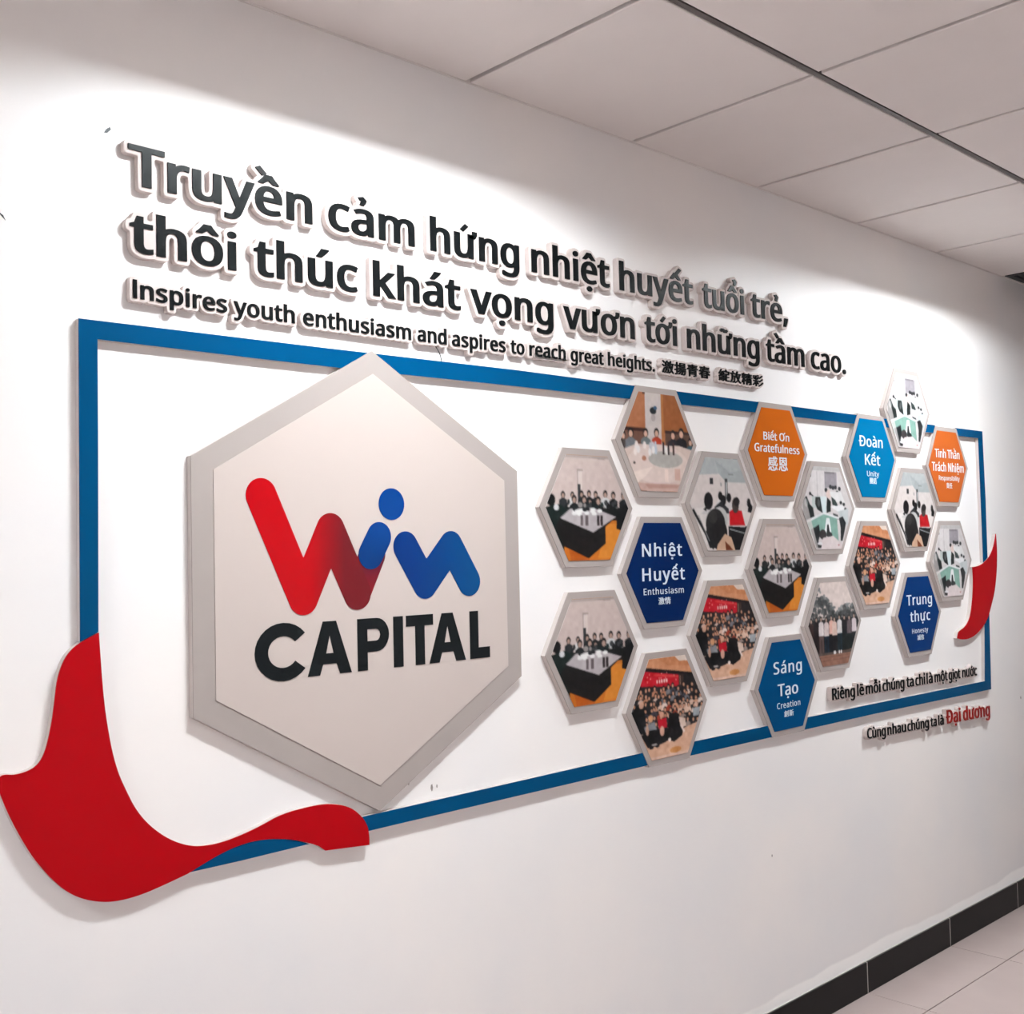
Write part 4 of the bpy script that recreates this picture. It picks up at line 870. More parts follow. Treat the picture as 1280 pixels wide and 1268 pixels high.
def paint_meeting():
    c = Canvas(bg=(206, 186, 180)); rnd = random.Random(4)
    c.rect(0, 0, 1, .03, (180, 165, 160)); c.poly([(.5, .02), (.82, .0), (.7, .035), (.6, .03)], (165, 150, 146))
    c.rect(.37, .14, .385, .3, (176, 160, 156)); c.rect(.385, .15, .43, .32, (222, 206, 200)); c.rect(.37, .135, .44, .155, (170, 156, 150)); c.rect(.375, .28, .41, .42, (48, 50, 52))
    c.rect(0, .56, 1, 1, (30, 26, 26))
    c.poly([(.1, .86), (.3, .84), (.5, .96), (.74, .62), (1, .62), (1, 1), (.1, 1)], (196, 110, 38))
    c.poly([(.72, .66), (.92, .64), (.84, .98), (.6, .98)], (214, 132, 50)); c.poly([(.25, .88), (.42, .9), (.5, 1), (.28, 1)], (176, 84, 26))
    for x, y, k, b in [(.20, .38, .10, (40, 42, 44)), (.31, .38, .09, (216, 214, 212)), (.42, .37, .1, (25, 28, 30)), (.51, .365, .1, (30, 34, 36)), (.59, .37, .1, (24, 24, 26)), (.71, .365, .11, (206, 206, 206)), (.81, .375, .115, (22, 22, 24)), (.94, .375, .12, (44, 46, 50)),
                       (.33, .42, .12, (24, 26, 30)), (.45, .42, .12, (60, 64, 68)), (.62, .43, .13, (26, 38, 40)), (.52, .44, .10, (40, 52, 50))]:
        c.person(x, y, k * .92, b, skin=(176, 144, 130), h=.22)
    for i in range(40): c.ell(rnd.uniform(.22, .95), rnd.uniform(.44, .56), rnd.uniform(.012, .03), rnd.uniform(.012, .03), rnd.choice([(20, 22, 24), (28, 30, 32), (58, 60, 62), (24, 40, 40), (150, 142, 140)]))
    c.rect(.2, .5, .95, .57, (22, 24, 24)); c.ell(.12, .56, .12, .09, (20, 34, 32)); c.ell(.06, .43, .05, .055, (20, 20, 22)); c.poly([(0, .5), (.16, .47), (.22, .62), (.2, .9), (0, .7)], (22, 32, 30))
    c.ell(.12, .5, .03, .03, (220, 218, 220))
    c.poly([(.16, .60), (.28, .51), (.56, .50), (.84, .585), (.55, .735)], (186, 176, 178))
    c.poly([(.16, .60), (.55, .735), (.84, .585), (.70, .68), (.70, .84), (.49, .98), (.2, .86), (.1, .68)], (22, 20, 20))
    for i in range(16):
        x = rnd.uniform(.3, .72); c.ell(x, rnd.uniform(.51, .56), .03, .018, rnd.choice([(235, 232, 232), (240, 238, 236), (30, 30, 32)]))
    for x in (.40, .46, .6, .64): c.rect(x, .57, x + .03, .67, (96, 84, 86) if x < .5 else (40, 30, 32))
    c.poly([(.86, .5), (1, .45), (1, .6), (.92, .72), (.84, .7)], (18, 18, 20))
    return c

def paint_banquet():
    c = Canvas(bg=(178, 116, 78))
    c.rect(0, 0, .33, .4, (170, 108, 74)); c.rect(.57, 0, 1, .4, (150, 88, 50)); c.rect(.33, 0, .57, .55, (204, 192, 188)); c.rect(.55, 0, .585, .5, (176, 112, 66)); c.rect(.3, 0, .335, .02, (80, 50, 40))
    c.rect(0, .365, .34, .40, (52, 30, 26)); c.rect(.6, .37, 1, .40, (50, 32, 30)); c.rect(0, .40, .34, .56, (110, 74, 62)); c.rect(.6, .40, 1, .56, (92, 66, 56))
    c.ell(.44, .18, .045, .035, (30, 34, 38)); c.ell(.47, .15, .025, .02, (60, 90, 120)); c.ell(.44, .25, .03, .04, (176, 164, 162))
    for x, y, k, b in [(.03, .45, .12, (70, 60, 56)), (.13, .42, .14, (112, 116, 122)), (.33, .41, .13, (112, 120, 122)), (.48, .40, .13, (176, 62, 40)), (.71, .41, .14, (34, 34, 40)), (.83, .385, .15, (24, 24, 28)), (.96, .47, .12, (52, 84, 96))]:
        c.person(x, y, k, b, skin=(214, 170, 150), h=.2)
    c.poly([(0, .6), (.2, .53), (.8, .52), (1, .56), (1, 1), (0, 1)], (214, 190, 180))
    c.ell(.5, .72, .42, .2, (224, 202, 194)); c.ell(.6, .67, .24, .085, (178, 172, 166)); c.poly([(.12, .82), (.42, .75), (.3, .86), (.2, .92)], (238, 218, 208))
    rnd = random.Random(7)
    for i in range(13): x = rnd.uniform(.15, .9); c.ell(x, rnd.uniform(.53, .62), .022, .04, rnd.choice([(236, 230, 228), (240, 226, 220), (198, 196, 204)]))
    for x, cc in ((.45, (190, 200, 214)), (.56, (40, 26, 30)), (.63, (44, 30, 32)), (.70, (60, 36, 34))): c.rect(x, .49, x + .025, .62, cc)
    c.ell(.3, .67, .03, .025, (176, 120, 96)); c.ell(.17, .72, .015, .012, (50, 40, 40)); c.rect(.58, .77, .63, .9, (240, 216, 206)); c.rect(.72, .76, .80, .88, (210, 172, 158))
    c.rect(0, .92, 1, 1, (200, 166, 156)); c.poly([(.3, .93), (.8, .93), (.75, .96), (.35, .97)], (186, 146, 136))
    return c

def paint_class():
    c = Canvas(bg=(214, 202, 199))
    c.rect(0, 0, 1, .2, (178, 180, 181)); c.poly([(0, .2), (.52, .17), (.5, .5), (0, .5)], (216, 203, 199)); c.poly([(.4, .03), (.62, .15), (1, .1), (1, .26), (.56, .26), (.45, .17)], (166, 170, 170))
    c.rect(.31, .22, .36, .29, (48, 48, 50)); c.rect(.47, .27, .49, .31, (150, 150, 150)); c.rect(.54, .22, .585, .46, (50, 52, 54)); c.rect(.555, .26, .575, .46, (190, 190, 190)); c.rect(.6, .17, .68, .18, (110, 112, 112))
    c.poly([(.04, .56), (.3, .52), (.4, .6), (.3, .9), (.2, .95)], (226, 216, 213))
    for x, y, k in ((.28, .47, .26), (.465, .41, .13), (.60, .43, .14), (.51, .46, .16)): c.person(x, y, k, (206, 200, 200) if x != .51 else (40, 42, 46), back=True, h=.14)
    c.poly([(.2, .56), (.27, .5), (.24, .58)], (24, 24, 26)); c.poly([(.42, .5), (.52, .44), (.5, .56), (.36, .54)], (40, 42, 46))
    c.poly([(.92, .44), (.98, .52), (.97, .64), (.90, .58)], (24, 26, 30)); c.ell(.92, .48, .03, .05, (24, 24, 26))
    c.poly([(.8, .56), (1, .6), (.96, .72), (.8, .74)], (224, 212, 208)); c.poly([(.6, .58), (.66, .55), (.8, .57), (.85, .73), (.6, .735)], (184, 24, 32)); c.ell(.70, .51, .055, .085, (66, 58, 56)); c.ell(.72, .47, .05, .05, (30, 28, 30))
    c.poly([(.58, .74), (.92, .74), (.92, 1), (.66, 1), (.58, .86)], (22, 22, 24)); c.line(.6, .77, .9, .83, .006, (160, 164, 164)); c.line(.6, .735, .85, .745, .006, (196, 190, 188))
    c.ell(.45, .66, .12, .13, (184, 182, 180)); c.ell(.38, .72, .15, .17, (34, 33, 34)); c.ell(.42, .82, .14, .17, (28, 27, 28)); c.ell(.34, .64, .07, .07, (52, 50, 50)); c.poly([(.24, .75), (.4, .97), (.28, .97), (.22, .84)], (28, 28, 30))
    c.poly([(.4, .94), (.52, .82), (.62, .86), (.68, 1), (.38, 1)], (206, 168, 142)); c.poly([(.52, .9), (.6, .96), (.64, 1), (.53, 1)], (110, 52, 30)); c.line(.04, .56, .34, .98, .016, (26, 26, 28)); c.line(.12, .62, .28, .9, .005, (150, 146, 146))
    return c

def paint_crowd():
    c = Canvas(bg=(30, 28, 30)); rnd = random.Random(11)
    c.poly([(0, 0), (1, 0), (1, .24), (.9, .2), (.2, .085), (0, .07)], (206, 142, 104)); c.poly([(.35, 0), (.9, 0), (.85, .12), (.5, .08)], (196, 128, 88)); c.poly([(.6, .0), (.75, .0), (.82, .06), (.66, .05)], (232, 212, 200))
    c.line(.15, .085, .95, .215, .012, (26, 20, 22)); c.poly([(.15, .11), (.65, .19), (.65, .31), (.12, .26)], (184, 22, 38)); c.poly([(.3, .15), (.66, .2), (.66, .22), (.3, .17)], (206, 60, 60))
    for i in range(12): c.ell(rnd.uniform(.18, .62), rnd.uniform(.15, .24), .008, .008, (226, 150, 140))
    for i in range(5): c.rect(.34 + i * .033, .215, .36 + i * .033, .25, (238, 214, 206))
    c.rect(.65, .19, .72, .3, (60, 44, 40)); c.rect(.665, .2, .675, .3, (170, 140, 120))
    for row in range(6):
        y = .30 + row * .07
        for i in range(15):
            x = .05 + i * .066 + rnd.uniform(-.02, .02); yy = y + rnd.uniform(-.015, .015) + .01 * (i % 2)
            b = rnd.choice([(26, 24, 28), (30, 30, 34), (58, 60, 70), (212, 186, 172), (190, 130, 100), (24, 24, 24), (120, 120, 126)]) if row < 4 else rnd.choice([(22, 22, 24), (28, 26, 28), (150, 132, 124), (36, 36, 40)])
            if row in (2, 3) and x > .3: b = rnd.choice([(222, 186, 166), (206, 150, 120), (226, 206, 196), (160, 60, 40)])
            c.person(x, yy, .075, b, skin=(206, 150, 122), h=.08)
    c.poly([(0, .5), (.1, .42), (.17, .5), (.2, .72), (.1, .72), (0, .62)], (18, 18, 20)); c.ell(.13, .44, .032, .038, (214, 168, 146))
    c.poly([(.16, .66), (.3, .62), (.36, .8), (.34, .86), (.2, .84)], (128, 132, 138)); c.ell(.25, .585, .035, .035, (206, 150, 110)); c.poly([(.34, .62), (.46, .60), (.47, .70), (.36, .71)], (186, 22, 40)); c.ell(.4, .565, .03, .03, (214, 160, 136))
    c.poly([(.5, .56), (.63, .58), (.66, .8), (.55, .86), (.47, .84)], (16, 15, 17)); c.poly([(.64, .62), (.72, .64), (.74, .72), (.66, .74)], (224, 198, 184)); c.poly([(.84, .56), (.95, .55), (.93, .64), (.84, .64)], (160, 166, 172)); c.ell(.89, .52, .025, .027, (222, 180, 160))
    c.poly([(.1, .72), (.2, .86), (.3, .87), (.42, .85), (.5, .83), (.56, .85), (.68, .8), (.7, .74), (.92, .7), (1, .6), (1, 1), (0, 1)], (218, 172, 146))
    c.poly([(.12, .74), (.2, .87), (.36, .85), (.42, .8), (.56, .86), (.68, .81), (.68, .72), (.2, .7)], (20, 20, 22)); c.ell(.4, .73, .03, .05, (208, 160, 140)); c.line(.66, .7, .71, .78, .012, (230, 210, 200)); c.ell(.5, .83, .02, .02, (230, 214, 206)); c.ell(.2, .70, .02, .05, (200, 160, 140))
    c.ell(.58, .94, .08, .03, (206, 140, 84)); c.rect(0, .97, 1, 1, (222, 184, 166))
    c.ell(.25, .87, .03, .02, (24, 22, 24)); c.ell(.33, .865, .03, .018, (30, 28, 30)); c.ell(.29, .85, .04, .01, (190, 180, 178))
    return c

def paint_office():
    c = Canvas(bg=(212, 203, 203)); rnd = random.Random(3)
    c.rect(0, 0, 1, .05, (190, 184, 184)); c.rect(.18, .05, .45, .42, (220, 212, 212)); c.rect(.46, .06, .70, .25, (156, 148, 154)); c.rect(.46, .06, .66, .08, (124, 118, 122)); c.rect(.17, .08, .2, .13, (120, 116, 114)); c.rect(.3, .06, .32, .4, (200, 192, 192))
    for x, y in ((.57, .24), (.62, .25), (.67, .245), (.75, .26), (.48, .28), (.70, .31)): c.ell(x, y, .028, .026, (40, 40, 44))
    c.ell(.53, .33, .05, .05, (226, 200, 192)); c.poly([(.55, .3), (.78, .3), (.86, .44), (.6, .42)], (226, 222, 222))
    c.ell(.17, .33, .022, .02, (30, 30, 32)); c.line(.17, .33, .26, .38, .008, (40, 40, 42)); c.poly([(.2, .36), (.45, .36), (.48, .5), (.2, .5)], (186, 194, 192))
    c.poly([(.02, .4), (.1, .36), (.16, .46), (.22, .5), (.24, .62), (.08, .66), (.03, .55)], (34, 40, 40)); c.ell(.09, .44, .035, .05, (120, 126, 126)); c.poly([(.27, .37), (.36, .37), (.39, .5), (.4, .56), (.3, .52), (.26, .45)], (36, 42, 42)); c.ell(.33, .44, .025, .05, (84, 88, 88))
    c.poly([(.36, .36), (.48, .36), (.47, .55), (.40, .56)], (214, 224, 226)); c.poly([(.5, .37), (.57, .42), (.56, .54), (.48, .56), (.48, .48)], (32, 38, 38)); c.poly([(.58, .36), (.66, .4), (.72, .48), (.6, .46)], (50, 60, 60)); c.poly([(.55, .48), (.8, .46), (.9, .54), (.7, .54)], (232, 230, 232))
    for x, y in ((.77, .43), (.83, .45), (.86, .51)): c.ell(x, y, .026, .02, (30, 32, 34))
    c.poly([(.6, .56), (.7, .58), (.72, .64), (.62, .62)], (84, 84, 86)); c.poly([(.7, .54), (.92, .5), (.9, .7), (.8, .7)], (196, 200, 202)); c.poly([(.72, .62), (.8, .6), (.86, .68), (.82, .8), (.78, .9), (.74, .9), (.75, .74)], (44, 46, 48))
    c.poly([(.1, .66), (.42, .57), (.68, .62), (.70, .9), (.6, .84), (.35, .82), (.15, .82)], (134, 170, 158)); c.poly([(.08, .65), (.42, .55), (.72, .61), (.72, .635), (.42, .575), (.1, .68)], (224, 224, 226))
    c.poly([(.16, .76), (.32, .70), (.34, .82), (.3, .9), (.36, .97), (.26, .98)], (40, 44, 46)); c.poly([(.42, .8), (.47, .62), (.53, .62), (.56, .8), (.52, .8), (.5, .68), (.46, .8)], (236, 234, 236)); c.ell(.39, .82, .07, .06, (60, 54, 56)); c.ell(.53, .83, .045, .04, (60, 60, 62)); c.poly([(.48, .7), (.51, .7), (.54, .86), (.46, .84)], (46, 48, 50))
    c.poly([(.34, .93), (.4, .86), (.58, .84), (.74, .92), (.8, 1), (.36, 1)], (222, 206, 206)); c.ell(.33, .93, .05, .02, (228, 224, 226)); c.poly([(.28, .94), (.36, .95), (.35, .98), (.28, .98)], (30, 30, 32)); c.ell(.7, .95, .02, .01, (190, 130, 130))
    c.poly([(.0, .3), (.05, .3), (.3, 1), (.0, 1)], (214, 202, 200), .7)
    return c

def paint_outdoor():
    c = Canvas(bg=(226, 208, 202)); rnd = random.Random(5)
    for i in range(420):
        x = rnd.uniform(0, 1); lim = .08 + .45 * min(1, max(0, (x - .15)) / .35) * (1 - .1) if x < .5 else .30
        lim = .06 + max(0, x - .2) * .8 if x < .5 else .30 - .03 * math.sin(x * 9)
        y = rnd.uniform(lim, .48); g = rnd.randint(46, 96) + (rnd.randint(10, 60) if y < lim + .05 else 0); c.ell(x, y, rnd.uniform(.015, .04), rnd.uniform(.012, .03), (g, g + 3, g + 4), .75)
    c.rect(0, .44, 1, .9, (34, 34, 36))
    data = [(.05, (60, 44, 44), (40, 34, 36)), (.15, (34, 30, 32), (30, 22, 24)), (.24, (222, 210, 210), (92, 74, 72)), (.34, (214, 196, 194), (30, 44, 58)), (.44, (228, 178, 164), (22, 24, 28)), (.5, (222, 190, 178), (28, 26, 28)), (.60, (218, 212, 212), (30, 46, 54)), (.70, (32, 32, 36), (28, 34, 34)), (.80, (110, 96, 100), (26, 34, 34)), (.90, (226, 210, 214), (30, 32, 34))]
    for x, b, t in data:
        c.rect(x - .045, .58, x + .045, .86, t); c.rect(x - .006, .68, x + .004, .86, (16, 16, 18)); c.person(x, .435 + .01 * math.sin(x * 40), .09, b, skin=(186, 156, 142), h=.2)
    c.poly([(0, .85), (1, .83), (1, 1), (0, 1)], (146, 104, 88)); c.rect(0, .84, 1, .87, (84, 72, 68))
    for y in (.9, .94): c.line(.1, y, .9, y - .01, .003, (110, 76, 66))
    for x in (.48, .50, .58, .62): c.ell(x, .85, .015, .022, (236, 232, 232))
    return c

PRINT_R = 0.1552
def photo_mesh(c, name):
    NU, NV = 86, 96
    Hh = PRINT_R * math.sqrt(3) / 2
    vs = []; cols = []
    a = c.a / 255.0
    lin = np.where(a <= 0.04045, a / 12.92, ((a + 0.055) / 1.055) ** 2.4) * 0.76
    for j in range(NV + 1):
        v = j / NV; z = Hh - 2 * Hh * v
        hw = PRINT_R - abs(z) / math.sqrt(3)
        for i in range(NU + 1):
            x = -hw + 2 * hw * i / NU
            u = (x + PRINT_R) / (2 * PRINT_R)
            fx = min(max(u * c.W - .5, 0), c.W - 1.001); fy = min(max(v * c.H - .5, 0), c.H - 1.001)
            ix, iy = int(fx), int(fy); tx, ty = fx - ix, fy - iy
            q = (lin[iy, ix] * (1 - tx) + lin[iy, ix + 1] * tx) * (1 - ty) + (lin[iy + 1, ix] * (1 - tx) + lin[iy + 1, ix + 1] * tx) * ty
            vs.append((x, -0.0016, z)); cols += [q[0], q[1], q[2], 1.0]
    W = NU + 1
    fs = [(j * W + i, (j + 1) * W + i, (j + 1) * W + i + 1, j * W + i + 1) for j in range(NV) for i in range(NU)]
    rim = [j * W for j in range(NV + 1)] + [NV * W + i for i in range(1, W)] + [j * W + NU for j in range(NV - 1, -1, -1)] + [i for i in range(NU - 1, 0, -1)]
    k = len(vs); n = len(rim)
    for r in rim:
        x, y, z = vs[r]; vs.append((x, 0.0, z)); cols += [0.6, 0.55, 0.53, 1.0]
    fs += [(rim[i], k + i, k + (i + 1) % n, rim[(i + 1) % n]) for i in range(n)]
    me = bpy.data.meshes.new(name); me.from_pydata(vs, [], fs); me.update()
    ca = me.color_attributes.new('print', 'FLOAT_COLOR', 'POINT'); ca.data.foreach_set('color', cols)
    me.materials.append(M['photo'])
    return me
PH = {'A': photo_mesh(finish(paint_meeting(), 1, 4.0), 'photo_print'), 'B': photo_mesh(finish(paint_banquet(), 2, 4.0), 'photo_print'), 'C': photo_mesh(finish(paint_class(), 3, 4.0), 'photo_print'),
      'D': photo_mesh(finish(paint_crowd(), 4, 8.0), 'photo_print'), 'G': photo_mesh(finish(paint_office(), 5, 4.0), 'photo_print'), 'O': photo_mesh(finish(paint_outdoor(), 6, 7.0), 'photo_print')}

HB = slab('backing_board', [[hexa(0, 0, R6)]], -0.0005, -0.0135); HB.materials.append(M['foam_side'])
HF = slab('frosted_border', [[hexa(0, 0, R6 - .0004)]], -0.0136, -0.0165, 0.0007); HF.materials.append(M['frost'])
PANEL = {'NH': ('navy', [('Nhiệt', -0.0908, 0.0815, 0.0434, 0.0347), ('Huyết', -0.0922, 0.0909, -0.0223, 0.0347), ('Enthusiasm', -0.0884, 0.0845, -0.0595, 0.0173), ('激情', -0.0271, 0.0254, -0.0878, 0.0184)]),
         'ST': ('teal', [('Sáng', -0.0747, 0.0817, 0.0374, 0.0365), ('Tạo', -0.0555, 0.0568, -0.0307, 0.0364), ('Creation', -0.0619, 0.0662, -0.0686, 0.0180), ('創新', -0.0246, 0.0275, -0.0967, 0.0181)]),
         'GR': ('orange', [('Biết Ơn', -0.0738, 0.0677, 0.0357, 0.0243), ('Gratefulness', -0.1232, 0.1244, -0.0018, 0.0248), ('感恩', -0.0534, 0.0548, -0.0592, 0.0421)]),
         'DK': ('sky', [('Đoàn', -0.0886, 0.0729, 0.0389, 0.0370), ('Kết', -0.0533, 0.0509, -0.0237, 0.0370), ('Unity', -0.042, 0.0402, -0.0628, 0.018), ('團結', -0.0249, 0.0217, -0.089, 0.0207)]),
         'TT': ('orange2', [('Tinh Thần', -0.104, 0.101, 0.0325, 0.0321), ('Trách Nhiệm', -0.1312, 0.1330, -0.019, 0.0330), ('Responsibility', -0.0793, 0.0935, -0.0523, 0.0170), ('責任', -0.0189, 0.0291, -0.0827, 0.0198)]),
         'TH': ('royal', [('Trung', -0.0927, 0.1, 0.0334, 0.0373), ('thực', -0.0701, 0.0814, -0.026, 0.0372), ('Honesty', -0.0597, 0.0612, -0.068, 0.0171), ('誠信', -0.0218, 0.0278, -0.0943, 0.0183)])}
HL = {'A1': ('A', 'upper of the two leftmost hexagon photos of a black meeting table'),
      'A2': ('A', 'lower of the two leftmost hexagon photos of a black meeting table'),
      'A3': ('A', 'hexagon photo of a black meeting table above the blue Sáng Tạo hexagon'),
      'B': ('B', 'hexagon photo of people at a round restaurant table, on the upper blue bar'),
      'C1': ('C', 'classroom hexagon photo with a girl in red, left below the orange Biết Ơn hexagon'),
      'C2': ('C', 'classroom hexagon photo with a girl in red, directly above the Trung thực hexagon'),
      'D1': ('D', 'crowd photo hexagon with red banner, interrupting the lower blue bar'),
      'D2': ('D', 'crowd photo hexagon with red banner, right below the navy Nhiệt Huyết hexagon'),
      'D3': ('D', 'crowd photo hexagon with red banner, below the sky blue Đoàn Kết hexagon'),
      'G1': ('G', 'green desk office hexagon photo, right below the orange Biết Ơn hexagon'),
      'G2': ('G', 'topmost green desk office hexagon photo, sticking out above the blue frame'),
      'G3': ('G', 'rightmost green desk office hexagon photo, beside the small red horn shape'),
      'O': ('O', 'hexagon photo of a group standing in a row outdoors before dark trees')}
PL = {'NH': 'navy blue hexagon reading Nhiệt Huyết, Enthusiasm', 'ST': 'ocean blue hexagon reading Sáng Tạo, Creation, on the lower blue bar', 'GR': 'orange hexagon reading Biết Ơn, Gratefulness, on the upper blue bar',
      'DK': 'sky blue hexagon reading Đoàn Kết, Unity, on the upper blue bar', 'TT': 'orange hexagon reading Tinh Thần Trách Nhiệm, Responsibility, at the upper right', 'TH': 'royal blue hexagon reading Trung thực, Honesty, at the lower right'}
def panel_face(key, mname):
    h = slab('colour_panel', [[hexa(0, 0, PRINT_R)]], 0.0, -0.0016); h.materials.append(M[mname]); return h

load_glyphs(GLYPH_TEXT)
for k, (cx, cz) in HEX.items():
    if k in HL:
        r = empty('photo_hexagon', (cx, 0, cz)); tag(r, HL[k][1], 'photo', 'photograph hexagons')
        link('backing_board', HB, r); link('frosted_border', HF, r)
        link('photo_print', PH[HL[k][0]], r, (0, -0.0166, 0))
    else:
        r = empty('value_hexagon', (cx, 0, cz)); tag(r, PL[k], 'sign', 'coloured value hexagons')
        link('backing_board', HB, r); link('frosted_border', HF, r)
        pf = link('colour_panel', panel_face(k, PANEL[k][0]), r, (0, -0.0166, 0))
        for t, a, b, z, cap in PANEL[k][1]:
            cj = ord(t[0]) > 0x3000
            small = cap < 0.022 and not cj
            ax = cap * (0.022 if cj else (0.012 if small else 0.034)); ay = cap * (0.010 if cj else 0.010)
            ls = layout(t, a, b, z, z, cap, ax, ay, 0.06 if (t in ('Nhiệt', 'Huyết', 'Enthusiasm', 'Creation', 'Honesty', 'Trung', 'thực', 'Sáng') ) else 0.015)
            groups = [grp for _, g in ls for grp in g]
            link('lettering', slab('lettering', groups, -0.0017, -0.0022), pf, material=M['print_white'])

# ------------------------------------------------------------------ raised words
WORDS = [
  ('Truyền', 1, 0.8871, 1.2832, 2.1715, 2.17) ,
  ('cảm', 1, 1.3233, 1.5531, 2.17, 2.1703) ,
  ('hứng', 1, 1.5982, 1.8774, 2.1704, 2.1719) ,
  ('nhiệt', 1, 1.92, 2.2082, 2.1722, 2.1748) ,
  ('huyết', 1, 2.2487, 2.5672, 2.1753, 2.1792) ,
  ('tuổi', 1, 2.6131, 2.8192, 2.1799, 2.183) ,
  ('trẻ,', 1, 2.8562, 3.057, 2.1836, 2.187) ,
  ('thôi', 2, 0.8889, 1.1065, 2.0472, 2.045) ,
  ('thúc', 2, 1.1446, 1.3959, 2.0447, 2.0438) ,
  ('khát', 2, 1.4361, 1.6855, 2.0438, 2.0443) ,
  ('vọng', 2, 1.7172, 1.9915, 2.0444, 2.0462) ,
  ('vươn', 2, 2.0299, 2.3054, 2.0465, 2.049) ,
  ('tới', 2, 2.3489, 2.489, 2.0494, 2.0508) ,
  ('những', 2, 2.5353, 2.893, 2.0513, 2.0547) ,
  ('tầm', 2, 2.9299, 3.1455, 2.0551, 2.0567) ,
  ('cao.', 2, 3.1855, 3.4019, 2.057, 2.058) ,
  ('Inspires', 3, 0.8943, 1.0845, 1.9616, 1.9585) ,
  ('youth', 3, 1.0996, 1.237, 1.9584, 1.9575) ,
  ('enthusiasm', 3, 1.2574, 1.5376, 1.9574, 1.9583) ,
  ('and', 3, 1.5562, 1.6406, 1.9585, 1.9593) ,
  ('aspires', 3, 1.657, 1.8252, 1.9594, 1.9615) ,
  ('to', 3, 1.8427, 1.888, 1.9617, 1.9624) ,
  ('reach', 3, 1.9058, 2.0332, 1.9626, 1.9645) ,
  ('great', 3, 2.0524, 2.1765, 1.9648, 1.9665) ,
  ('heights.', 3, 2.1949, 2.3866, 1.9668, 1.9691) ,
  ('激揚青春', 3, 2.4182, 2.6379, 1.9695, 1.9709) ,
  ('綻放精彩', 3, 2.68, 2.908, 1.971, 1.9703) ,
  ('Riêng', 4, 3.2454, 3.3863, 0.981, 0.9788) ,
  ('lẽ', 4, 3.4028, 3.446, 0.9785, 0.9779) ,
  ('mỗi', 4, 3.4593, 3.5565, 0.9776, 0.9761) ,
  ('chúng', 4, 3.573, 3.7251, 0.9759, 0.9735) ,
  ('ta', 4, 3.7437, 3.7947, 0.9732, 0.9724) ,
  ('chỉ', 4, 3.809, 3.882, 0.9722, 0.971) ,
  ('là', 4, 3.8943, 3.9399, 0.9708, 0.9701) ,
  ('một', 4, 3.9568, 4.0593, 0.9699, 0.9683) ,
  ('giọt', 4, 4.0703, 4.1648, 0.9681, 0.9666) ,
  ('nước', 4, 4.1832, 4.3091, 0.9663, 0.9643) ,
  ('Cùng', 5, 3.4584, 3.5821, 0.8287, 0.8245) ,
  ('nhau', 5, 3.5953, 3.7254, 0.824, 0.8196) ,
  ('chúng', 5, 3.7384, 3.8976, 0.8191, 0.8137) ,
  ('ta', 5, 3.9135, 3.9591, 0.8132, 0.8116) ,
  ('là', 5, 3.9732, 4.0147, 0.8111, 0.8097) ,
  ('Đại', 5, 4.0366, 4.1552, 0.809, 0.8049) ,
  ('dương', 5, 4.1772, 4.4125, 0.8042, 0.7961) ,
]
LCAP = {1: 0.0750, 2: 0.0735, 3: 0.0345, 4: 0.0375, 5: 0.0350}
LOFF = {1: 0.0080, 2: 0.0080, 3: 0.0062, 4: 0.0045, 5: 0.0045}
LDESC = {1: 'in the top line', 2: 'in the second line', 3: 'in the third line', 4: 'just above the lower blue bar', 5: 'in the lowest line'}
LKIND = {1: 'large raised black word', 2: 'large raised black word', 3: 'small black word', 4: 'small black word', 5: 'small raised black word'}
LGROUP = {1: 'words of the top line', 2: 'words of the second line', 3: 'words of the English line', 4: 'words of the line above the lower bar', 5: 'words of the lowest line'}
TH = 0.0155
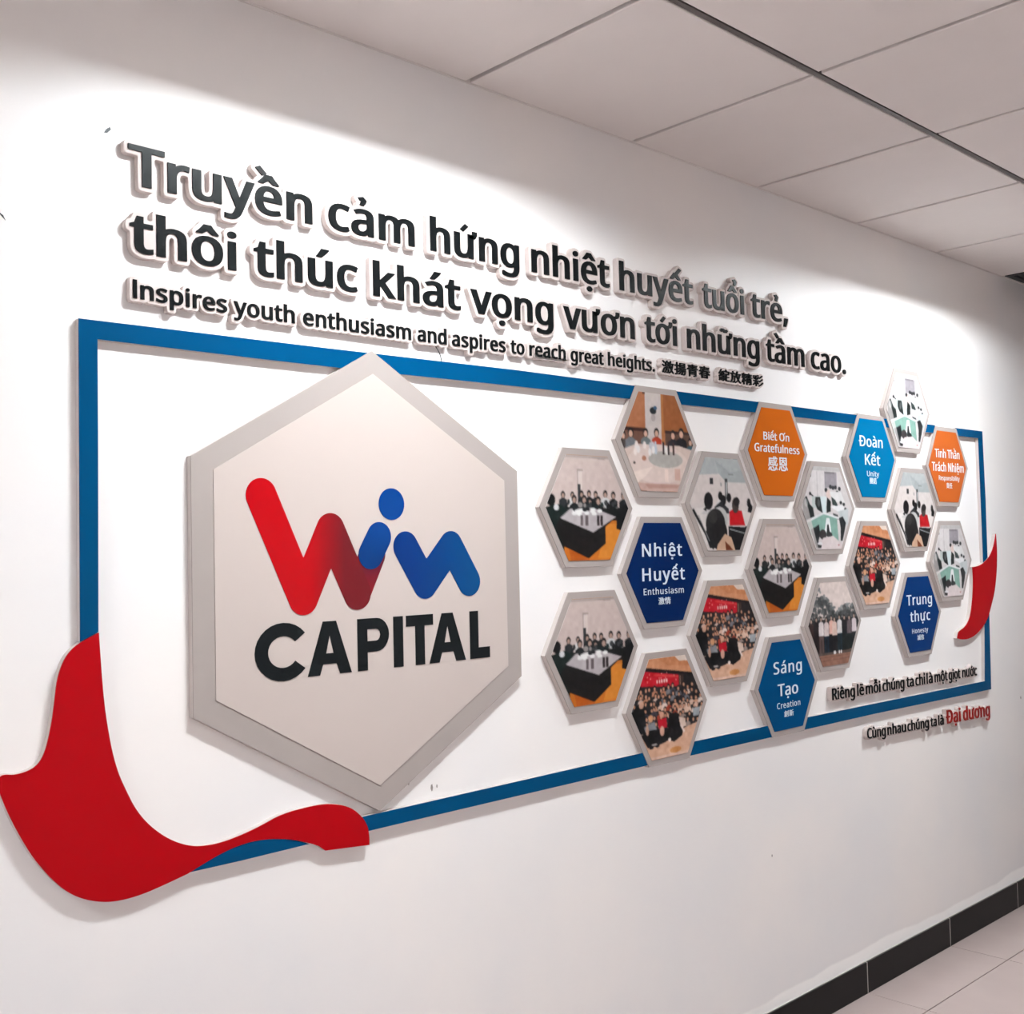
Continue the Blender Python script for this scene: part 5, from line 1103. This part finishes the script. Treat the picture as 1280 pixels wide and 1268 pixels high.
for t, ln, xa, xb, za, zb in WORDS:
    cj = ord(t[0]) > 0x3000
    red = t in ('Đại', 'dương')
    cap = LCAP[ln]
    if red: cap = 0.0500
    if cj: cap = 0.0335
    ax = cap * 0.050; ay = cap * 0.016
    if ln == 3: ax = cap * 0.040; ay = cap * 0.024
    if ln > 3 and not red: ax = cap * 0.034
    if cj: ax, ay = cap * 0.028, cap * 0.022
    off = LOFF[ln]
    ls = layout(t, xa, xb, za, zb, cap, ax, ay, 0.012 if ln < 3 else 0.02)
    lo = dilated_outline(ls, off, 0.0015 if ln < 3 else 0.0011)
    x0 = min(p[0] for l in lo for p in l); z0 = min(p[1] for l in lo for p in l)
    extra = {'激揚青春': ', left one of two', '綻放精彩': ', right one of two', 'lẽ': ', second word of it', 'là': ', after the word ta'}.get(t, '')
    r = empty('raised_word', (x0, 0, z0))
    lab = ('raised dark red word “%s” %s' % (t, LDESC[ln])) if red else ('%s “%s” %s' % ('small raised Chinese phrase' if cj else LKIND[ln], t, LDESC[ln] + extra))
    tag(r, lab, 'lettering', LGROUP[ln])
    sh = lambda s: [(x - x0, z - z0) for x, z in s]
    lo2 = [sh(l if area(l) < 0 else l[::-1]) for l in lo]
    link('backing_plate', slab('backing_plate', [[l] for l in lo2], -0.0005, -TH, 0.0016), r, material=M['foam'])
    for ch, g in ls:
        nm = 'comma' if ch == ',' else ('full_stop' if ch == '.' else ('character' if cj else 'letter'))
        link(nm, slab(nm, [[sh(s) for s in grp] for grp in g], -TH - 0.0001, -TH - 0.0025), r, material=M['letter_red'] if red else M['letter'])

# a loose end of wire poking out under the English line
wc = bpy.data.curves.new('wire_end', 'CURVE'); wc.dimensions = '3D'; wc.bevel_depth = 0.0011; wc.bevel_resolution = 2
sp = wc.splines.new('BEZIER'); sp.bezier_points.add(3)
for p, co in zip(sp.bezier_points, [(0, 0, 0.012), (0.0, -0.010, 0.0), (0.006, -0.012, -0.012), (0.0135, -0.008, -0.026)]):
    p.co = co; p.handle_left_type = p.handle_right_type = 'AUTO'
wt = bpy.data.objects.new('tmp', wc); wme = bpy.data.meshes.new_from_object(wt); bpy.data.objects.remove(wt); wme.materials.append(M['wire'])
wo = link('wire_end', wme, None, (1.618, -0.0005, 1.9475)); tag(wo, 'tiny loose end of black wire hanging under the word and', 'wire')
